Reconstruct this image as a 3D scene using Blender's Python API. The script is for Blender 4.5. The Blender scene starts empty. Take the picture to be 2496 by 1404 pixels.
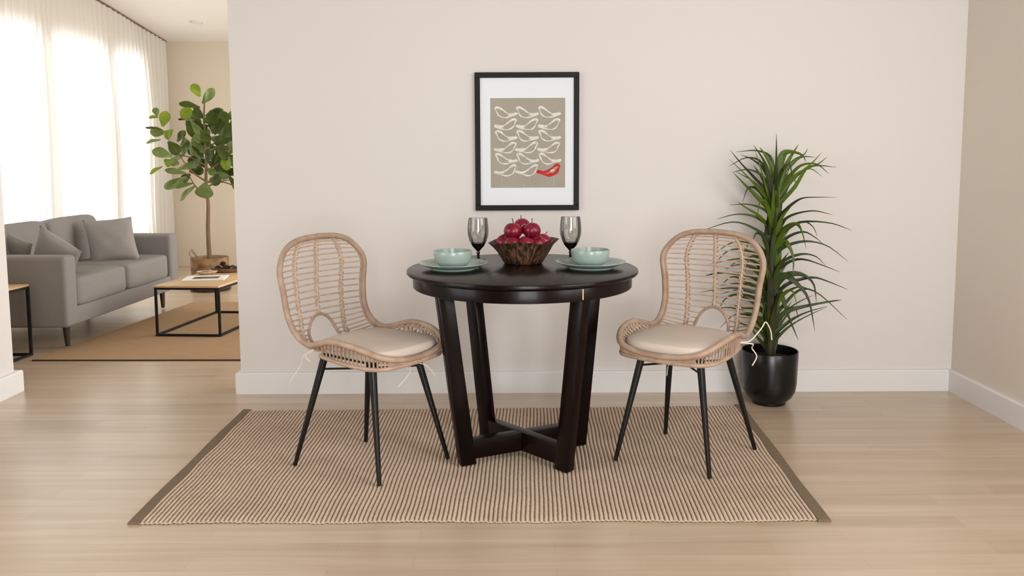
import bpy, bmesh, math, random
from mathutils import Vector, Matrix
PI = math.pi
C = bpy.context.scene.collection
S = bpy.context.scene

# ---------------------------------------------------------------- helpers
def link(name, bm, mats, parent=None, smooth=True, loc=None, keep=False):
    me = bpy.data.meshes.new(name)
    bm.normal_update()
    if not keep:
        bmesh.ops.recalc_face_normals(bm, faces=bm.faces)
    bm.to_mesh(me); bm.free()
    if not isinstance(mats, (list, tuple)): mats = [mats]
    for m in mats: me.materials.append(m)
    for p in me.polygons: p.use_smooth = smooth
    if smooth:
        try: me.set_sharp_from_angle(angle=math.radians(38))
        except Exception: pass
    o = bpy.data.objects.new(name, me); C.objects.link(o)
    if parent: o.parent = parent
    if loc: o.location = loc
    return o

def thing(name, label, cat, loc=(0, 0, 0), rz=0, group=None):
    o = bpy.data.objects.new(name, None); C.objects.link(o)
    o.empty_display_size = .05
    o.location = loc; o.rotation_euler = (0, 0, rz)
    o['label'] = label; o['category'] = cat
    if group: o['group'] = group
    return o

def tag(o, label, cat, group=None):
    o['label'] = label; o['category'] = cat
    if group: o['group'] = group
    return o

def struct(name, bm, m, smooth=False, label=None):
    o = link(name, bm, m, None, smooth); o['kind'] = 'structure'
    if label: o['label'] = label
    return o

def box(bm, x0, x1, y0, y1, z0, z1, bev=0, seg=2, M=None):
    r = bmesh.ops.create_cube(bm, size=1)
    vs = r['verts']
    for v in vs:
        v.co = Vector(((x0+x1)/2+v.co.x*(x1-x0), (y0+y1)/2+v.co.y*(y1-y0), (z0+z1)/2+v.co.z*(z1-z0)))
    if bev:
        es = list({e for v in vs for e in v.link_edges})
        r = bmesh.ops.bevel(bm, geom=es, offset=bev, segments=seg, affect='EDGES', profile=.5)
        vs = list({v for f in r['faces'] for v in f.verts} | {v for v in vs if v.is_valid})
    if M:
        for v in vs: v.co = M @ v.co
    return vs

def puff(bm, c, h, n=7, res=10, M=None):
    """rounded, slightly swollen cushion block"""
    bmesh.ops.create_cube(bm, size=2)
    bmesh.ops.subdivide_edges(bm, edges=list(bm.edges), cuts=res, use_grid_fill=True)
    for v in bm.verts:
        p = v.co
        p = Vector([math.copysign(math.sin(min(1, abs(q))*PI/2), q) if abs(q) < 1 else q for q in p])
        k = sum(abs(q)**n for q in p)**(1/n)
        q = p/k
        q = Vector((q.x*h[0], q.y*h[1], q.z*h[2]))
        v.co = (M @ q if M else q) + Vector(c)

def tube(bm, pts, r, seg=8, cap=True, closed=False):
    pts = [Vector(p) for p in pts]; n = len(pts)
    if callable(r): rad = [r(i/(n-1)) for i in range(n)]
    elif isinstance(r, (list, tuple)): rad = list(r)
    else: rad = [r]*n
    rings = []; prev = None
    for i in range(n):
        if closed: t = pts[(i+1) % n]-pts[i-1]
        else: t = pts[min(i+1, n-1)]-pts[max(i-1, 0)]
        if t.length < 1e-9: t = Vector((0, 0, 1))
        t.normalize()
        if prev is None:
            a = Vector((0, 0, 1)) if abs(t.z) < .9 else Vector((1, 0, 0))
            u = t.cross(a).normalized()
        else:
            u = (prev-t*prev.dot(t))
            u = u.normalized() if u.length > 1e-6 else t.orthogonal().normalized()
        prev = u; w = t.cross(u)
        rings.append([bm.verts.new(pts[i]+(u*math.cos(2*PI*k/seg)+w*math.sin(2*PI*k/seg))*rad[i]) for k in range(seg)])
    m = n if closed else n-1
    for i in range(m):
        a = rings[i]; b = rings[(i+1) % n]
        off = 0
        if closed and i == n-1:
            best = min(range(seg), key=lambda k: (b[k].co-a[0].co).length); off = best
        for k in range(seg):
            bm.faces.new((a[k], a[(k+1) % seg], b[(k+1+off) % seg], b[(k+off) % seg]))
    if cap and not closed:
        bm.faces.new(rings[0][::-1]); bm.faces.new(rings[-1])

def lathe(bm, prof, seg=48, c=(0, 0, 0), fn=None):
    """prof: (r, z) list; r=0 ends make poles"""
    rings = []
    for r, z in prof:
        if r < 1e-6: rings.append([bm.verts.new(Vector(c)+Vector((0, 0, z)))])
        else:
            ring = []
            for k in range(seg):
                a = 2*PI*k/seg; rr = r*(fn(a, z) if fn else 1)
                ring.append(bm.verts.new(Vector(c)+Vector((rr*math.cos(a), rr*math.sin(a), z))))
            rings.append(ring)
    for a, b in zip(rings, rings[1:]):
        for k in range(seg):
            k2 = (k+1) % seg
            if len(a) == 1 and len(b) == 1: continue
            if len(a) == 1: bm.faces.new((a[0], b[k2], b[k]))
            elif len(b) == 1: bm.faces.new((a[k], a[k2], b[0]))
            else: bm.faces.new((a[k], a[k2], b[k2], b[k]))

def spline(pts, n, closed=False):
    P = [Vector(p) for p in pts]; m = len(P); out = []
    segs = m if closed else m-1
    for i in range(n):
        t = i/(n if closed else n-1)*segs
        k = min(int(t), segs-1); f = t-k
        if closed: a, b, c, d = P[(k-1) % m], P[k % m], P[(k+1) % m], P[(k+2) % m]
        else:
            b, c = P[k], P[k+1]
            a = P[k-1] if k > 0 else b*2-c
            d = P[k+2] if k+2 < m else c*2-b
        out.append(.5*((2*b)+(c-a)*f+(2*a-5*b+4*c-d)*f*f+(3*b-a-3*c+d)*f**3))
    return out

# ---------------------------------------------------------------- materials
def srgb(r, g, b):
    f = lambda c: (c/255/12.92) if c/255 <= .04045 else ((c/255+.055)/1.055)**2.4
    return (f(r), f(g), f(b), 1)

def mat(name, col, rough=.6, spec=.5, bump=None, vary=None, metal=0, coat=0, trans=None):
    m = bpy.data.materials.new(name); m.use_nodes = True
    nt = m.node_tree; N = nt.nodes; L = nt.links
    b = N['Principled BSDF']
    b.inputs['Base Color'].default_value = col
    b.inputs['Roughness'].default_value = rough
    b.inputs['Specular IOR Level'].default_value = spec
    b.inputs['Metallic'].default_value = metal
    b.inputs['Coat Weight'].default_value = coat
    b.inputs['Coat Roughness'].default_value = .08
    tc = N.new('ShaderNodeTexCoord')
    if vary:      # (other colour, scale xyz, contrast)
        c2, sc, amt = vary
        mp = N.new('ShaderNodeMapping'); mp.inputs['Scale'].default_value = sc
        nz = N.new('ShaderNodeTexNoise'); nz.inputs['Scale'].default_value = 1; nz.inputs['Detail'].default_value = 5
        L.new(tc.outputs['Object'], mp.inputs[0]); L.new(mp.outputs[0], nz.inputs['Vector'])
        rp = N.new('ShaderNodeValToRGB')
        rp.color_ramp.elements[0].position = .5-amt; rp.color_ramp.elements[0].color = col
        rp.color_ramp.elements[1].position = .5+amt; rp.color_ramp.elements[1].color = c2
        L.new(nz.outputs['Fac'], rp.inputs[0]); L.new(rp.outputs[0], b.inputs['Base Color'])
    if bump:      # (scale xyz, strength, distance)
        sc, st, di = bump
        mp = N.new('ShaderNodeMapping'); mp.inputs['Scale'].default_value = sc
        nz = N.new('ShaderNodeTexNoise'); nz.inputs['Scale'].default_value = 1; nz.inputs['Detail'].default_value = 4
        L.new(tc.outputs['Object'], mp.inputs[0]); L.new(mp.outputs[0], nz.inputs['Vector'])
        bp = N.new('ShaderNodeBump'); bp.inputs['Strength'].default_value = st; bp.inputs['Distance'].default_value = di
        L.new(nz.outputs['Fac'], bp.inputs['Height']); L.new(bp.outputs[0], b.inputs['Normal'])
    if trans is not None:
        tr = N.new('ShaderNodeBsdfTranslucent'); tr.inputs[0].default_value = col
        mx = N.new('ShaderNodeMixShader'); mx.inputs[0].default_value = trans
        L.new(b.outputs[0], mx.inputs[1]); L.new(tr.outputs[0], mx.inputs[2])
        L.new(mx.outputs[0], N['Material Output'].inputs[0])
    return m

M = {}
M['wall'] = mat('wall_paint', (.69, .652, .632, 1), .85, .3, bump=((90, 90, 90), .06, .002))
M['wall_tan'] = mat('living_wall_paint', (.62, .535, .43, 1), .85, .3, bump=((90, 90, 90), .06, .002))
M['wall_side'] = mat('side_wall_paint', (.69, .63, .555, 1), .85, .3, bump=((90, 90, 90), .06, .002))
M['ceiling'] = mat('ceiling_paint', (.82, .79, .75, 1), .9, .2, bump=((60, 60, 60), .05, .002))
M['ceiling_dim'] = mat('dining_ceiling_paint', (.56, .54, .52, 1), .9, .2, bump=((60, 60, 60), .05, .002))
M['white'] = mat('white_trim_paint', (.74, .73, .73, 1), .45, .5, bump=((40, 40, 40), .03, .001))
M['espresso'] = mat('espresso_wood', (.0016, .0007, .0007, 1), .27, .16, vary=((.0065, .0012, .0010, 1), (3, 3, 1.2), .3), bump=((30, 30, 6), .03, .001), coat=.05)
M['gold'] = mat('brass_strip', (.75, .6, .35, 1), .35, metal=.8, bump=((200, 200, 200), .05, .0005))
M['black_metal'] = mat('black_metal', (.003, .003, .0035, 1), .3, .4, bump=((200, 200, 200), .04, .0004))
M['black_metal_matte'] = mat('black_metal_matte', (.004, .004, .004, 1), .5, .25, bump=((200, 200, 200), .04, .0004))
M['cane'] = mat('rattan_cane', (.44, .315, .232, 1), .5, .4, vary=((.56, .42, .32, 1), (40, 40, 40), .2), bump=((120, 120, 120), .2, .001))
M['rattan'] = mat('rattan_rim', (.30, .20, .142, 1), .48, .4, vary=((.45, .32, .235, 1), (18, 18, 18), .2), bump=((150, 150, 60), .35, .0015))
M['cushion'] = mat('seat_linen', (.58, .49, .415, 1), .9, .2, vary=((.61, .52, .445, 1), (200, 200, 200), .3), bump=((700, 700, 700), .15, .0008))
M['tie'] = mat('cotton_tie', (.80, .72, .60, 1), .9, .2, bump=((300, 300, 300), .2, .0008))
M['sage'] = mat('sage_glaze', (.285, .36, .325, 1), .22, .5, vary=((.31, .385, .345, 1), (20, 20, 20), .3), bump=((25, 25, 25), .03, .001))
M['apple'] = mat('apple_skin', (.12, .002, .012, 1), .28, .4, vary=((.24, .006, .026, 1), (22, 22, 9), .25), bump=((90, 90, 90), .03, .0006))
M['twig'] = mat('brown_stem', (.06, .035, .02, 1), .8, .3, bump=((90, 90, 90), .3, .001))
M['soil'] = mat('potting_soil', (.018, .012, .009, 1), .95, .2, bump=((60, 60, 60), .9, .01))
M['pot'] = mat('black_pot_glaze', (.003, .003, .0033, 1), .27, .4, bump=((9, 9, 9), .03, .002))
M['drac'] = mat('dracaena_leaf', (.008, .018, .003, 1), .42, .3, vary=((.045, .075, .007, 1), (9, 9, 5), .22), bump=((160, 160, 8), .08, .001), trans=.12)
M['drac2'] = mat('dracaena_leaf_young', (.052, .085, .003, 1), .4, .3, vary=((.09, .16, .007, 1), (9, 9, 5), .2), bump=((160, 160, 8), .08, .001), trans=.15)
M['drac3'] = mat('dracaena_leaf_old', (.010, .014, .008, 1), .42, .3, vary=((.05, .045, .015, 1), (12, 12, 12), .2), bump=((160, 160, 8), .08, .001), trans=.08)
M['fig0'] = mat('fig_leaf_mature', (.026, .043, .005, 1), .42, .25, vary=((.075, .105, .013, 1), (9, 9, 9), .2), bump=((30, 30, 30), .3, .004), trans=.15)
M['fig1'] = mat('fig_leaf_mid', (.09, .135, .028, 1), .42, .3, vary=((.18, .23, .065, 1), (9, 9, 9), .2), bump=((30, 30, 30), .3, .004), trans=.2)
M['fig2'] = mat('fig_leaf_young', (.15, .225, .015, 1), .42, .3, vary=((.26, .33, .03, 1), (9, 9, 9), .2), bump=((30, 30, 30), .3, .004), trans=.3)
M['trunk'] = mat('fig_trunk', (.20, .125, .065, 1), .8, .3, vary=((.13, .08, .04, 1), (20, 20, 8), .2), bump=((60, 60, 15), .5, .003))
M['basket'] = mat('seagrass_basket', (.33, .20, .10, 1), .75, .3, vary=((.15, .08, .038, 1), (14, 14, 18), .16), bump=((60, 60, 90), .7, .006))
M['sofa'] = mat('grey_sofa_fabric', (.19, .172, .163, 1), .92, .25, vary=((.22, .20, .188, 1), (120, 120, 120), .3), bump=((420, 420, 420), .3, .0012))
M['pillow'] = mat('grey_pillow_fabric', (.235, .212, .20, 1), .95, .2, vary=((.265, .24, .225, 1), (90, 90, 90), .3), bump=((380, 380, 380), .3, .0012))
M['dark_leg'] = mat('dark_leg_wood', (.035, .018, .010, 1), .45, .4, bump=((40, 40, 8), .1, .001))
M['oak_top'] = mat('oak_tabletop', (.56, .37, .20, 1), .4, .4, vary=((.47, .30, .155, 1), (25, 3, 25), .22), bump=((60, 8, 60), .12, .001))
M['jute'] = mat('jute_weave', (.39, .255, .145, 1), .95, .15, vary=((.33, .21, .12, 1), (9, 60, 9), .25), bump=((220, 220, 220), .5, .003))
M['binding'] = mat('rug_binding', (.17, .125, .078, 1), .9, .2, vary=((.20, .15, .10, 1), (60, 60, 60), .3), bump=((500, 500, 500), .4, .001))
M['paper'] = mat('magazine_paper', (.74, .72, .69, 1), .5, .4, bump=((30, 30, 30), .05, .001))
M['ink'] = mat('dark_cover_print', (.035, .022, .016, 1), .5, .4, vary=((.16, .11, .08, 1), (30, 60, 30), .08))
M['tray'] = mat('brown_tray_wood', (.10, .055, .030, 1), .6, .4, vary=((.22, .13, .075, 1), (40, 18, 30), .2), bump=((50, 50, 50), .3, .002))
M['cone'] = mat('pine_cone_scale', (.035, .020, .012, 1), .7, .3, vary=((.13, .08, .05, 1), (90, 90, 90), .15), bump=((120, 120, 120), .5, .003))
M['shell'] = mat('pale_shell', (.62, .52, .44, 1), .5, .4, vary=((.40, .26, .17, 1), (70, 70, 70), .15), bump=((80, 80, 80), .3, .002))
M['frame'] = mat('black_frame_paint', (.007, .007, .0075, 1), .5, .18, bump=((60, 60, 60), .06, .0006))
M['mat_board'] = mat('white_mat_board', (.76, .79, .83, 1), .9, .2, bump=((300, 300, 300), .05, .0004))
M['taupe'] = mat('print_taupe', (.345, .31, .255, 1), .9, .2, vary=((.39, .355, .30, 1), (6, 6, 6), .3))
M['bird_white'] = mat('print_white', (.76, .75, .69, 1), .9, .2, vary=((.62, .60, .54, 1), (90, 90, 90), .15))
M['bird_red'] = mat('print_red', (.60, .035, .03, 1), .9, .2, vary=((.48, .03, .03, 1), (60, 60, 60), .3))
M['drip'] = mat('print_drip', (.50, .46, .40, 1), .9, .2, vary=((.42, .38, .32, 1), (60, 60, 60), .3))
M['alu'] = mat('window_frame_metal', (.62, .61, .60, 1), .4, .5, bump=((60, 60, 60), .05, .0005))
M['lamp_off'] = mat('downlight_lens', (.80, .76, .70, 1), .4, .5, bump=((60, 60, 60), .05, .0005))

def node_mat(name):
    m = bpy.data.materials.new(name); m.use_nodes = True
    nt = m.node_tree
    return m, nt.nodes, nt.links, nt.nodes['Principled BSDF']

# pale oak planks running across the room
m, N, L, b = node_mat('oak_floor'); M['floor'] = m
tc = N.new('ShaderNodeTexCoord'); mp = N.new('ShaderNodeMapping'); mp.inputs['Location'].default_value = (.3, .06, 0)
L.new(tc.outputs['Object'], mp.inputs[0])
br = N.new('ShaderNodeTexBrick'); L.new(mp.outputs[0], br.inputs['Vector'])
br.offset = .37; br.squash = 1
br.inputs['Scale'].default_value = 1; br.inputs['Brick Width'].default_value = .68; br.inputs['Row Height'].default_value = .086
br.inputs['Mortar Size'].default_value = .0005; br.inputs['Mortar Smooth'].default_value = .4; br.inputs['Bias'].default_value = 0
br.inputs['Color1'].default_value = (.485, .367, .257, 1); br.inputs['Color2'].default_value = (.56, .435, .315, 1)
br.inputs['Mortar'].default_value = (.37, .275, .19, 1)
mp2 = N.new('ShaderNodeMapping'); mp2.inputs['Scale'].default_value = (1.3, 26, 1); L.new(tc.outputs['Object'], mp2.inputs[0])
nz = N.new('ShaderNodeTexNoise'); nz.inputs['Scale'].default_value = 1; nz.inputs['Detail'].default_value = 6; nz.inputs['Distortion'].default_value = .5
L.new(mp2.outputs[0], nz.inputs['Vector'])
rp = N.new('ShaderNodeValToRGB'); rp.color_ramp.elements[0].position = .3; rp.color_ramp.elements[0].color = (.86, .84, .82, 1)
rp.color_ramp.elements[1].position = .7; rp.color_ramp.elements[1].color = (1.06, 1.06, 1.06, 1)
L.new(nz.outputs['Fac'], rp.inputs[0])
mx = N.new('ShaderNodeMix'); mx.data_type = 'RGBA'; mx.blend_type = 'MULTIPLY'; mx.inputs[0].default_value = 1
L.new(br.outputs['Color'], mx.inputs[6]); L.new(rp.outputs[0], mx.inputs[7]); L.new(mx.outputs[2], b.inputs['Base Color'])
b.inputs['Roughness'].default_value = .34; b.inputs['Specular IOR Level'].default_value = .6; b.inputs['Coat Weight'].default_value = .55; b.inputs['Coat Roughness'].default_value = .27
bp = N.new('ShaderNodeBump'); bp.inputs['Strength'].default_value = .12; bp.inputs['Distance'].default_value = .002
L.new(nz.outputs['Fac'], bp.inputs['Height']); L.new(bp.outputs[0], b.inputs['Normal'])

# ribbed cotton rug: the stripe follows the ribs through the UV map
NR = 146
m, N, L, b = node_mat('ribbed_rug_yarn'); M['rug'] = m
uv = N.new('ShaderNodeUVMap'); sx = N.new('ShaderNodeSeparateXYZ'); L.new(uv.outputs[0], sx.inputs[0])
def math_node(op, a, v=None, c=None):
    n = N.new('ShaderNodeMath'); n.operation = op
    for i, q in enumerate((a, v, c)):
        if q is None: continue
        if isinstance(q, (int, float)): n.inputs[i].default_value = q
        else: L.new(q, n.inputs[i])
    return n.outputs[0]
tc = N.new('ShaderNodeTexCoord')
n1 = N.new('ShaderNodeTexNoise'); n1.inputs['Scale'].default_value = 75; n1.inputs['Detail'].default_value = 3
L.new(tc.outputs['Object'], n1.inputs['Vector'])
wob = math_node('MULTIPLY', math_node('SUBTRACT', n1.outputs['Fac'], .5), 2.2)
ph = math_node('ADD', math_node('MULTIPLY', sx.outputs[0], NR*2*PI), wob)
cs = math_node('MAXIMUM', math_node('MULTIPLY_ADD', math_node('COSINE', ph), -.5, .5), math_node('LESS_THAN', sx.outputs[1], .009))
rp = N.new('ShaderNodeValToRGB')
rp.color_ramp.elements[0].position = .09; rp.color_ramp.elements[0].color = (.31, .225, .16, 1)
rp.color_ramp.elements[1].position = .60; rp.color_ramp.elements[1].color = (.68, .55, .435, 1)
L.new(cs, rp.inputs[0])
n2 = N.new('ShaderNodeTexNoise'); n2.inputs['Scale'].default_value = 3.5; n2.inputs['Detail'].default_value = 8; n2.inputs['Roughness'].default_value = .75
L.new(tc.outputs['Object'], n2.inputs['Vector'])
rp2 = N.new('ShaderNodeValToRGB'); rp2.color_ramp.elements[0].position = .3; rp2.color_ramp.elements[0].color = (.8, .78, .77, 1)
rp2.color_ramp.elements[1].position = .7; rp2.color_ramp.elements[1].color = (1.05, 1.03, 1.0, 1)
L.new(n2.outputs['Fac'], rp2.inputs[0])
mx = N.new('ShaderNodeMix'); mx.data_type = 'RGBA'; mx.blend_type = 'MULTIPLY'; mx.inputs[0].default_value = 1
L.new(rp.outputs[0], mx.inputs[6]); L.new(rp2.outputs[0], mx.inputs[7]); L.new(mx.outputs[2], b.inputs['Base Color'])
b.inputs['Roughness'].default_value = .95; b.inputs['Specular IOR Level'].default_value = .15
n3 = N.new('ShaderNodeTexNoise'); n3.inputs['Scale'].default_value = 350; L.new(tc.outputs['Object'], n3.inputs['Vector'])
bp = N.new('ShaderNodeBump'); bp.inputs['Strength'].default_value = .5; bp.inputs['Distance'].default_value = .002
L.new(n3.outputs['Fac'], bp.inputs['Height']); L.new(bp.outputs[0], b.inputs['Normal'])

# striped bark-like fruit bowl
m, N, L, b = node_mat('striped_bark'); M['bark'] = m
tc = N.new('ShaderNodeTexCoord'); sx = N.new('ShaderNodeSeparateXYZ'); L.new(tc.outputs['Object'], sx.inputs[0])
ang = math_node('MULTIPLY', math_node('ARCTAN2', sx.outputs[1], sx.outputs[0]), 7)
cb = N.new('ShaderNodeCombineXYZ'); L.new(ang, cb.inputs[0]); L.new(math_node('MULTIPLY', sx.outputs[2], 22), cb.inputs[1])
nz = N.new('ShaderNodeTexNoise'); nz.inputs['Scale'].default_value = 1.5; nz.inputs['Detail'].default_value = 4; nz.inputs['Distortion'].default_value = .6
L.new(cb.outputs[0], nz.inputs['Vector'])
rp = N.new('ShaderNodeValToRGB'); rp.color_ramp.elements[0].position = .42; rp.color_ramp.elements[0].color = (.022, .010, .007, 1)
rp.color_ramp.elements[1].position = .66; rp.color_ramp.elements[1].color = (.16, .075, .038, 1)
L.new(nz.outputs['Fac'], rp.inputs[0]); L.new(rp.outputs[0], b.inputs['Base Color']); b.inputs['Roughness'].default_value = .5
bp = N.new('ShaderNodeBump'); bp.inputs['Strength'].default_value = .6; bp.inputs['Distance'].default_value = .003
L.new(nz.outputs['Fac'], bp.inputs['Height']); L.new(bp.outputs[0], b.inputs['Normal'])

def thin_glass(name, tint, gloss=.08, rough=.02):
    m = bpy.data.materials.new(name); m.use_nodes = True
    nt = m.node_tree; N = nt.nodes; L = nt.links; N.remove(N['Principled BSDF'])
    t = N.new('ShaderNodeBsdfTransparent'); t.inputs[0].default_value = tint
    g = N.new('ShaderNodeBsdfGlossy'); g.inputs['Roughness'].default_value = rough
    fr = N.new('ShaderNodeFresnel'); fr.inputs[0].default_value = 1.45
    ad = N.new('ShaderNodeMath'); ad.operation = 'MULTIPLY_ADD'; ad.inputs[1].default_value = .8; ad.inputs[2].default_value = gloss*.4
    L.new(fr.outputs[0], ad.inputs[0])
    mx = N.new('ShaderNodeMixShader'); L.new(ad.outputs[0], mx.inputs[0])
    L.new(t.outputs[0], mx.inputs[1]); L.new(g.outputs[0], mx.inputs[2]); L.new(mx.outputs[0], N['Material Output'].inputs[0])
    return m
M['pane'] = thin_glass('window_pane', (.97, .98, .98, 1), .05)
M['smoke'] = thin_glass('smoked_glass', (.87, .865, .855, 1), .03)
M['smoke_dark'] = thin_glass('smoked_glass_dark', (.16, .13, .11, 1), .1)

# sheer curtain
m = bpy.data.materials.new('sheer_voile'); m.use_nodes = True; M['sheer'] = m
N = m.node_tree.nodes; L = m.node_tree.links; N.remove(N['Principled BSDF'])
d = N.new('ShaderNodeBsdfDiffuse'); d.inputs[0].default_value = (.86, .835, .79, 1)
tl = N.new('ShaderNodeBsdfTranslucent'); tl.inputs[0].default_value = (.88, .87, .85, 1)
tp = N.new('ShaderNodeBsdfTransparent')
m1 = N.new('ShaderNodeMixShader'); m1.inputs[0].default_value = .6; L.new(d.outputs[0], m1.inputs[1]); L.new(tl.outputs[0], m1.inputs[2])
m2 = N.new('ShaderNodeMixShader'); m2.inputs[0].default_value = .12; L.new(m1.outputs[0], m2.inputs[1]); L.new(tp.outputs[0], m2.inputs[2])
tc = N.new('ShaderNodeTexCoord'); nz = N.new('ShaderNodeTexNoise'); nz.inputs['Scale'].default_value = 500; L.new(tc.outputs['Object'], nz.inputs['Vector'])
bp = N.new('ShaderNodeBump'); bp.inputs['Strength'].default_value = .1; bp.inputs['Distance'].default_value = .001
L.new(nz.outputs['Fac'], bp.inputs['Height']); L.new(bp.outputs[0], d.inputs['Normal'])
L.new(m2.outputs[0], N['Material Output'].inputs[0])

# ---------------------------------------------------------------- the rooms
YW = 4.065       # face of the back wall
XR = 2.275       # face of the right wall
XL = -2.61       # face of the left wall
def cz(y): return 2.5+.12*(9.0-y)      # sloping living room ceiling

bm = bmesh.new(); box(bm, -6.0, 4.0, -2.6, 9.3, -.1, 0)
struct('floor', bm, M['floor'], label='pale oak plank floor')

def wall_open(bm, axis, a0, a1, t0, t1, z0, z1, holes):
    """wall along 'x' or 'y' from a0 to a1, thickness t0..t1, with rectangular holes (b0,b1,h0,h1)"""
    def bb(p0, p1, q0, q1):
        if p1-p0 < 1e-4 or q1-q0 < 1e-4: return
        if axis == 'x': box(bm, p0, p1, t0, t1, q0, q1)
        else: box(bm, t0, t1, p0, p1, q0, q1)
    cur = a0
    for b0, b1, h0, h1 in holes:
        bb(cur, b0, z0, z1); bb(b0, b1, z0, h0); bb(b0, b1, h1, z1); cur = b1
    bb(cur, a1, z0, z1)

bm = bmesh.new(); box(bm, -1.41, XR+.12, YW, YW+.125, 0, 3.15)
struct('wall_back', bm, M['wall'])
bm = bmesh.new(); wall_open(bm, 'y', -2.3, YW, XR, XR+.12, 0, 2.6, [(.25, 2.15, .55, 2.3)])
struct('wall_right', bm, M['wall_side'])
bm = bmesh.new(); wall_open(bm, 'y', -2.3, 4.10, XL-.12, XL, 0, 2.6, [(.6, 2.4, .3, 2.2)])  # hole is for an added window that brightens the left floor
struct('wall_left', bm, M['wall'])
bm = bmesh.new(); wall_open(bm, 'x', XL-.12, XR+.12, -2.42, -2.3, 0, 2.6, [(-.35, 1.35, .35, 2.35)])
struct('wall_front', bm, M['wall'])
bm = bmesh.new(); box(bm, XL-.12, XR+.12, -2.42, YW, 2.6, 2.7)
struct('ceiling', bm, M['ceiling_dim'])
# living room
bm = bmesh.new(); box(bm, -4.05, .9, 9.0, 9.12, 0, 2.5)
struct('wall_far', bm, M['wall_tan'])
bm = bmesh.new()
HOLES = [(4.55, 6.62, .40, 2.28), (6.76, 7.68, .40, 2.28), (7.80, 8.46, .40, 2.28)]
wall_open(bm, 'y', 4.0, 9.12, -4.05, -3.92, 0, 3.15, HOLES)
struct('wall_window_side', bm, M['wall_tan'])
bm = bmesh.new(); wall_open(bm, 'y', YW+.125, 9.12, .9, 1.0, 0, 3.15, [(5.0, 8.0, .3, 2.3)])  # opening added to let fill light into the living room
struct('wall_living_right', bm, M['wall_tan'])
bm = bmesh.new(); box(bm, -4.05, XL-.12, 4.0, 4.10, 0, 3.15)
struct('wall_living_near', bm, M['wall_tan'])
bm = bmesh.new()
vs = box(bm, -4.05, 1.0, 4.0, 9.2, 0, 1)
for v in vs: v.co.z = cz(v.co.y)+(.1 if v.co.z > .5 else 0)
struct('ceiling_living', bm, M['ceiling'])
bm = bmesh.new(); box(bm, XL-.12, -1.41, YW, YW+.06, 2.6, 3.15)
struct('wall_header', bm, M['wall'])

def window(name, axis, a0, a1, t, z0, z1, nx=2):
    bm = bmesh.new(); w = .045
    def bar(p0, p1, q0, q1):
        if axis == 'x': box(bm, p0, p1, t-.03, t+.03, q0, q1, .004, 1)
        else: box(bm, t-.03, t+.03, p0, p1, q0, q1, .004, 1)
    bar(a0, a1, z0, z0+w); bar(a0, a1, z1-w, z1)
    for i in range(nx+1):
        c = a0+(a1-a0)*i/nx; c = min(max(c, a0+w/2), a1-w/2)
        bar(c-w/2, c+w/2, z0+w, z1-w)
    o = struct(name, bm, M['alu'])
    bm = bmesh.new()
    if axis == 'x': box(bm, a0+.01, a1-.01, t-.003, t+.003, z0+.01, z1-.01)
    else: box(bm, t-.003, t+.003, a0+.01, a1-.01, z0+.01, z1-.01)
    p = link('pane', bm, M['pane'], o, False); p['kind'] = 'structure'
for i, (a, b_, c, d_) in enumerate(HOLES): window('window_%d' % (i+1), 'y', a, b_, -3.985, c, d_, 2 if i == 0 else 1)
window('window_4', 'y', .25, 2.15, XR+.06, .55, 2.3, 2)
window('window_6', 'y', 5.0, 8.0, .95, .3, 2.3, 3)  # invented window, only there for the living room fill light
window('window_7', 'y', .6, 2.4, XL-.06, .3, 2.2, 2)  # invented window, only there for the left floor fill light
window('window_5', 'x', -.35, 1.35, -2.36, .35, 2.35, 2)

# baseboards with a small chamfer along the top edge
def skirting(bm, pts, h=.112, th=.022, flip=1):
    prof = [(0, 0), (th, 0), (th, h-.006), (th-.005, h), (0, h)]
    rows = []
    P = [Vector(p) for p in pts]
    for i, p in enumerate(P):
        def nrm(a, b): d = (b-a).normalized(); return Vector((d.y, -d.x))*flip
        if i == 0: n = nrm(P[0], P[1]); k = 1
        elif i == len(P)-1: n = nrm(P[-2], P[-1]); k = 1
        else:
            n1 = nrm(P[i-1], p); n2 = nrm(p, P[i+1]); n = (n1+n2).normalized(); k = 1/max(.2, n.dot(n1))
        rows.append([bm.verts.new((p.x+n.x*a*k, p.y+n.y*a*k, z)) for a, z in prof])
    for a, b_ in zip(rows, rows[1:]):
        for j in range(len(prof)-1): bm.faces.new((a[j], a[j+1], b_[j+1], b_[j]))
        bm.faces.new((a[-1], a[0], b_[0], b_[-1]))
    bm.faces.new(rows[0]); bm.faces.new(rows[-1][::-1])
bm = bmesh.new(); skirting(bm, [(-1.41, YW+.125), (-1.41, YW), (XR-.022, YW)]); struct('baseboard_back', bm, M['white'])
bm = bmesh.new(); skirting(bm, [(XR, YW), (XR, -2.3)]); struct('baseboard_right', bm, M['white'])
bm = bmesh.new(); skirting(bm, [(XL, -2.3), (XL, 4.10), (XL-.12, 4.10)], th=.03); struct('baseboard_left', bm, M['white'])

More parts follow.
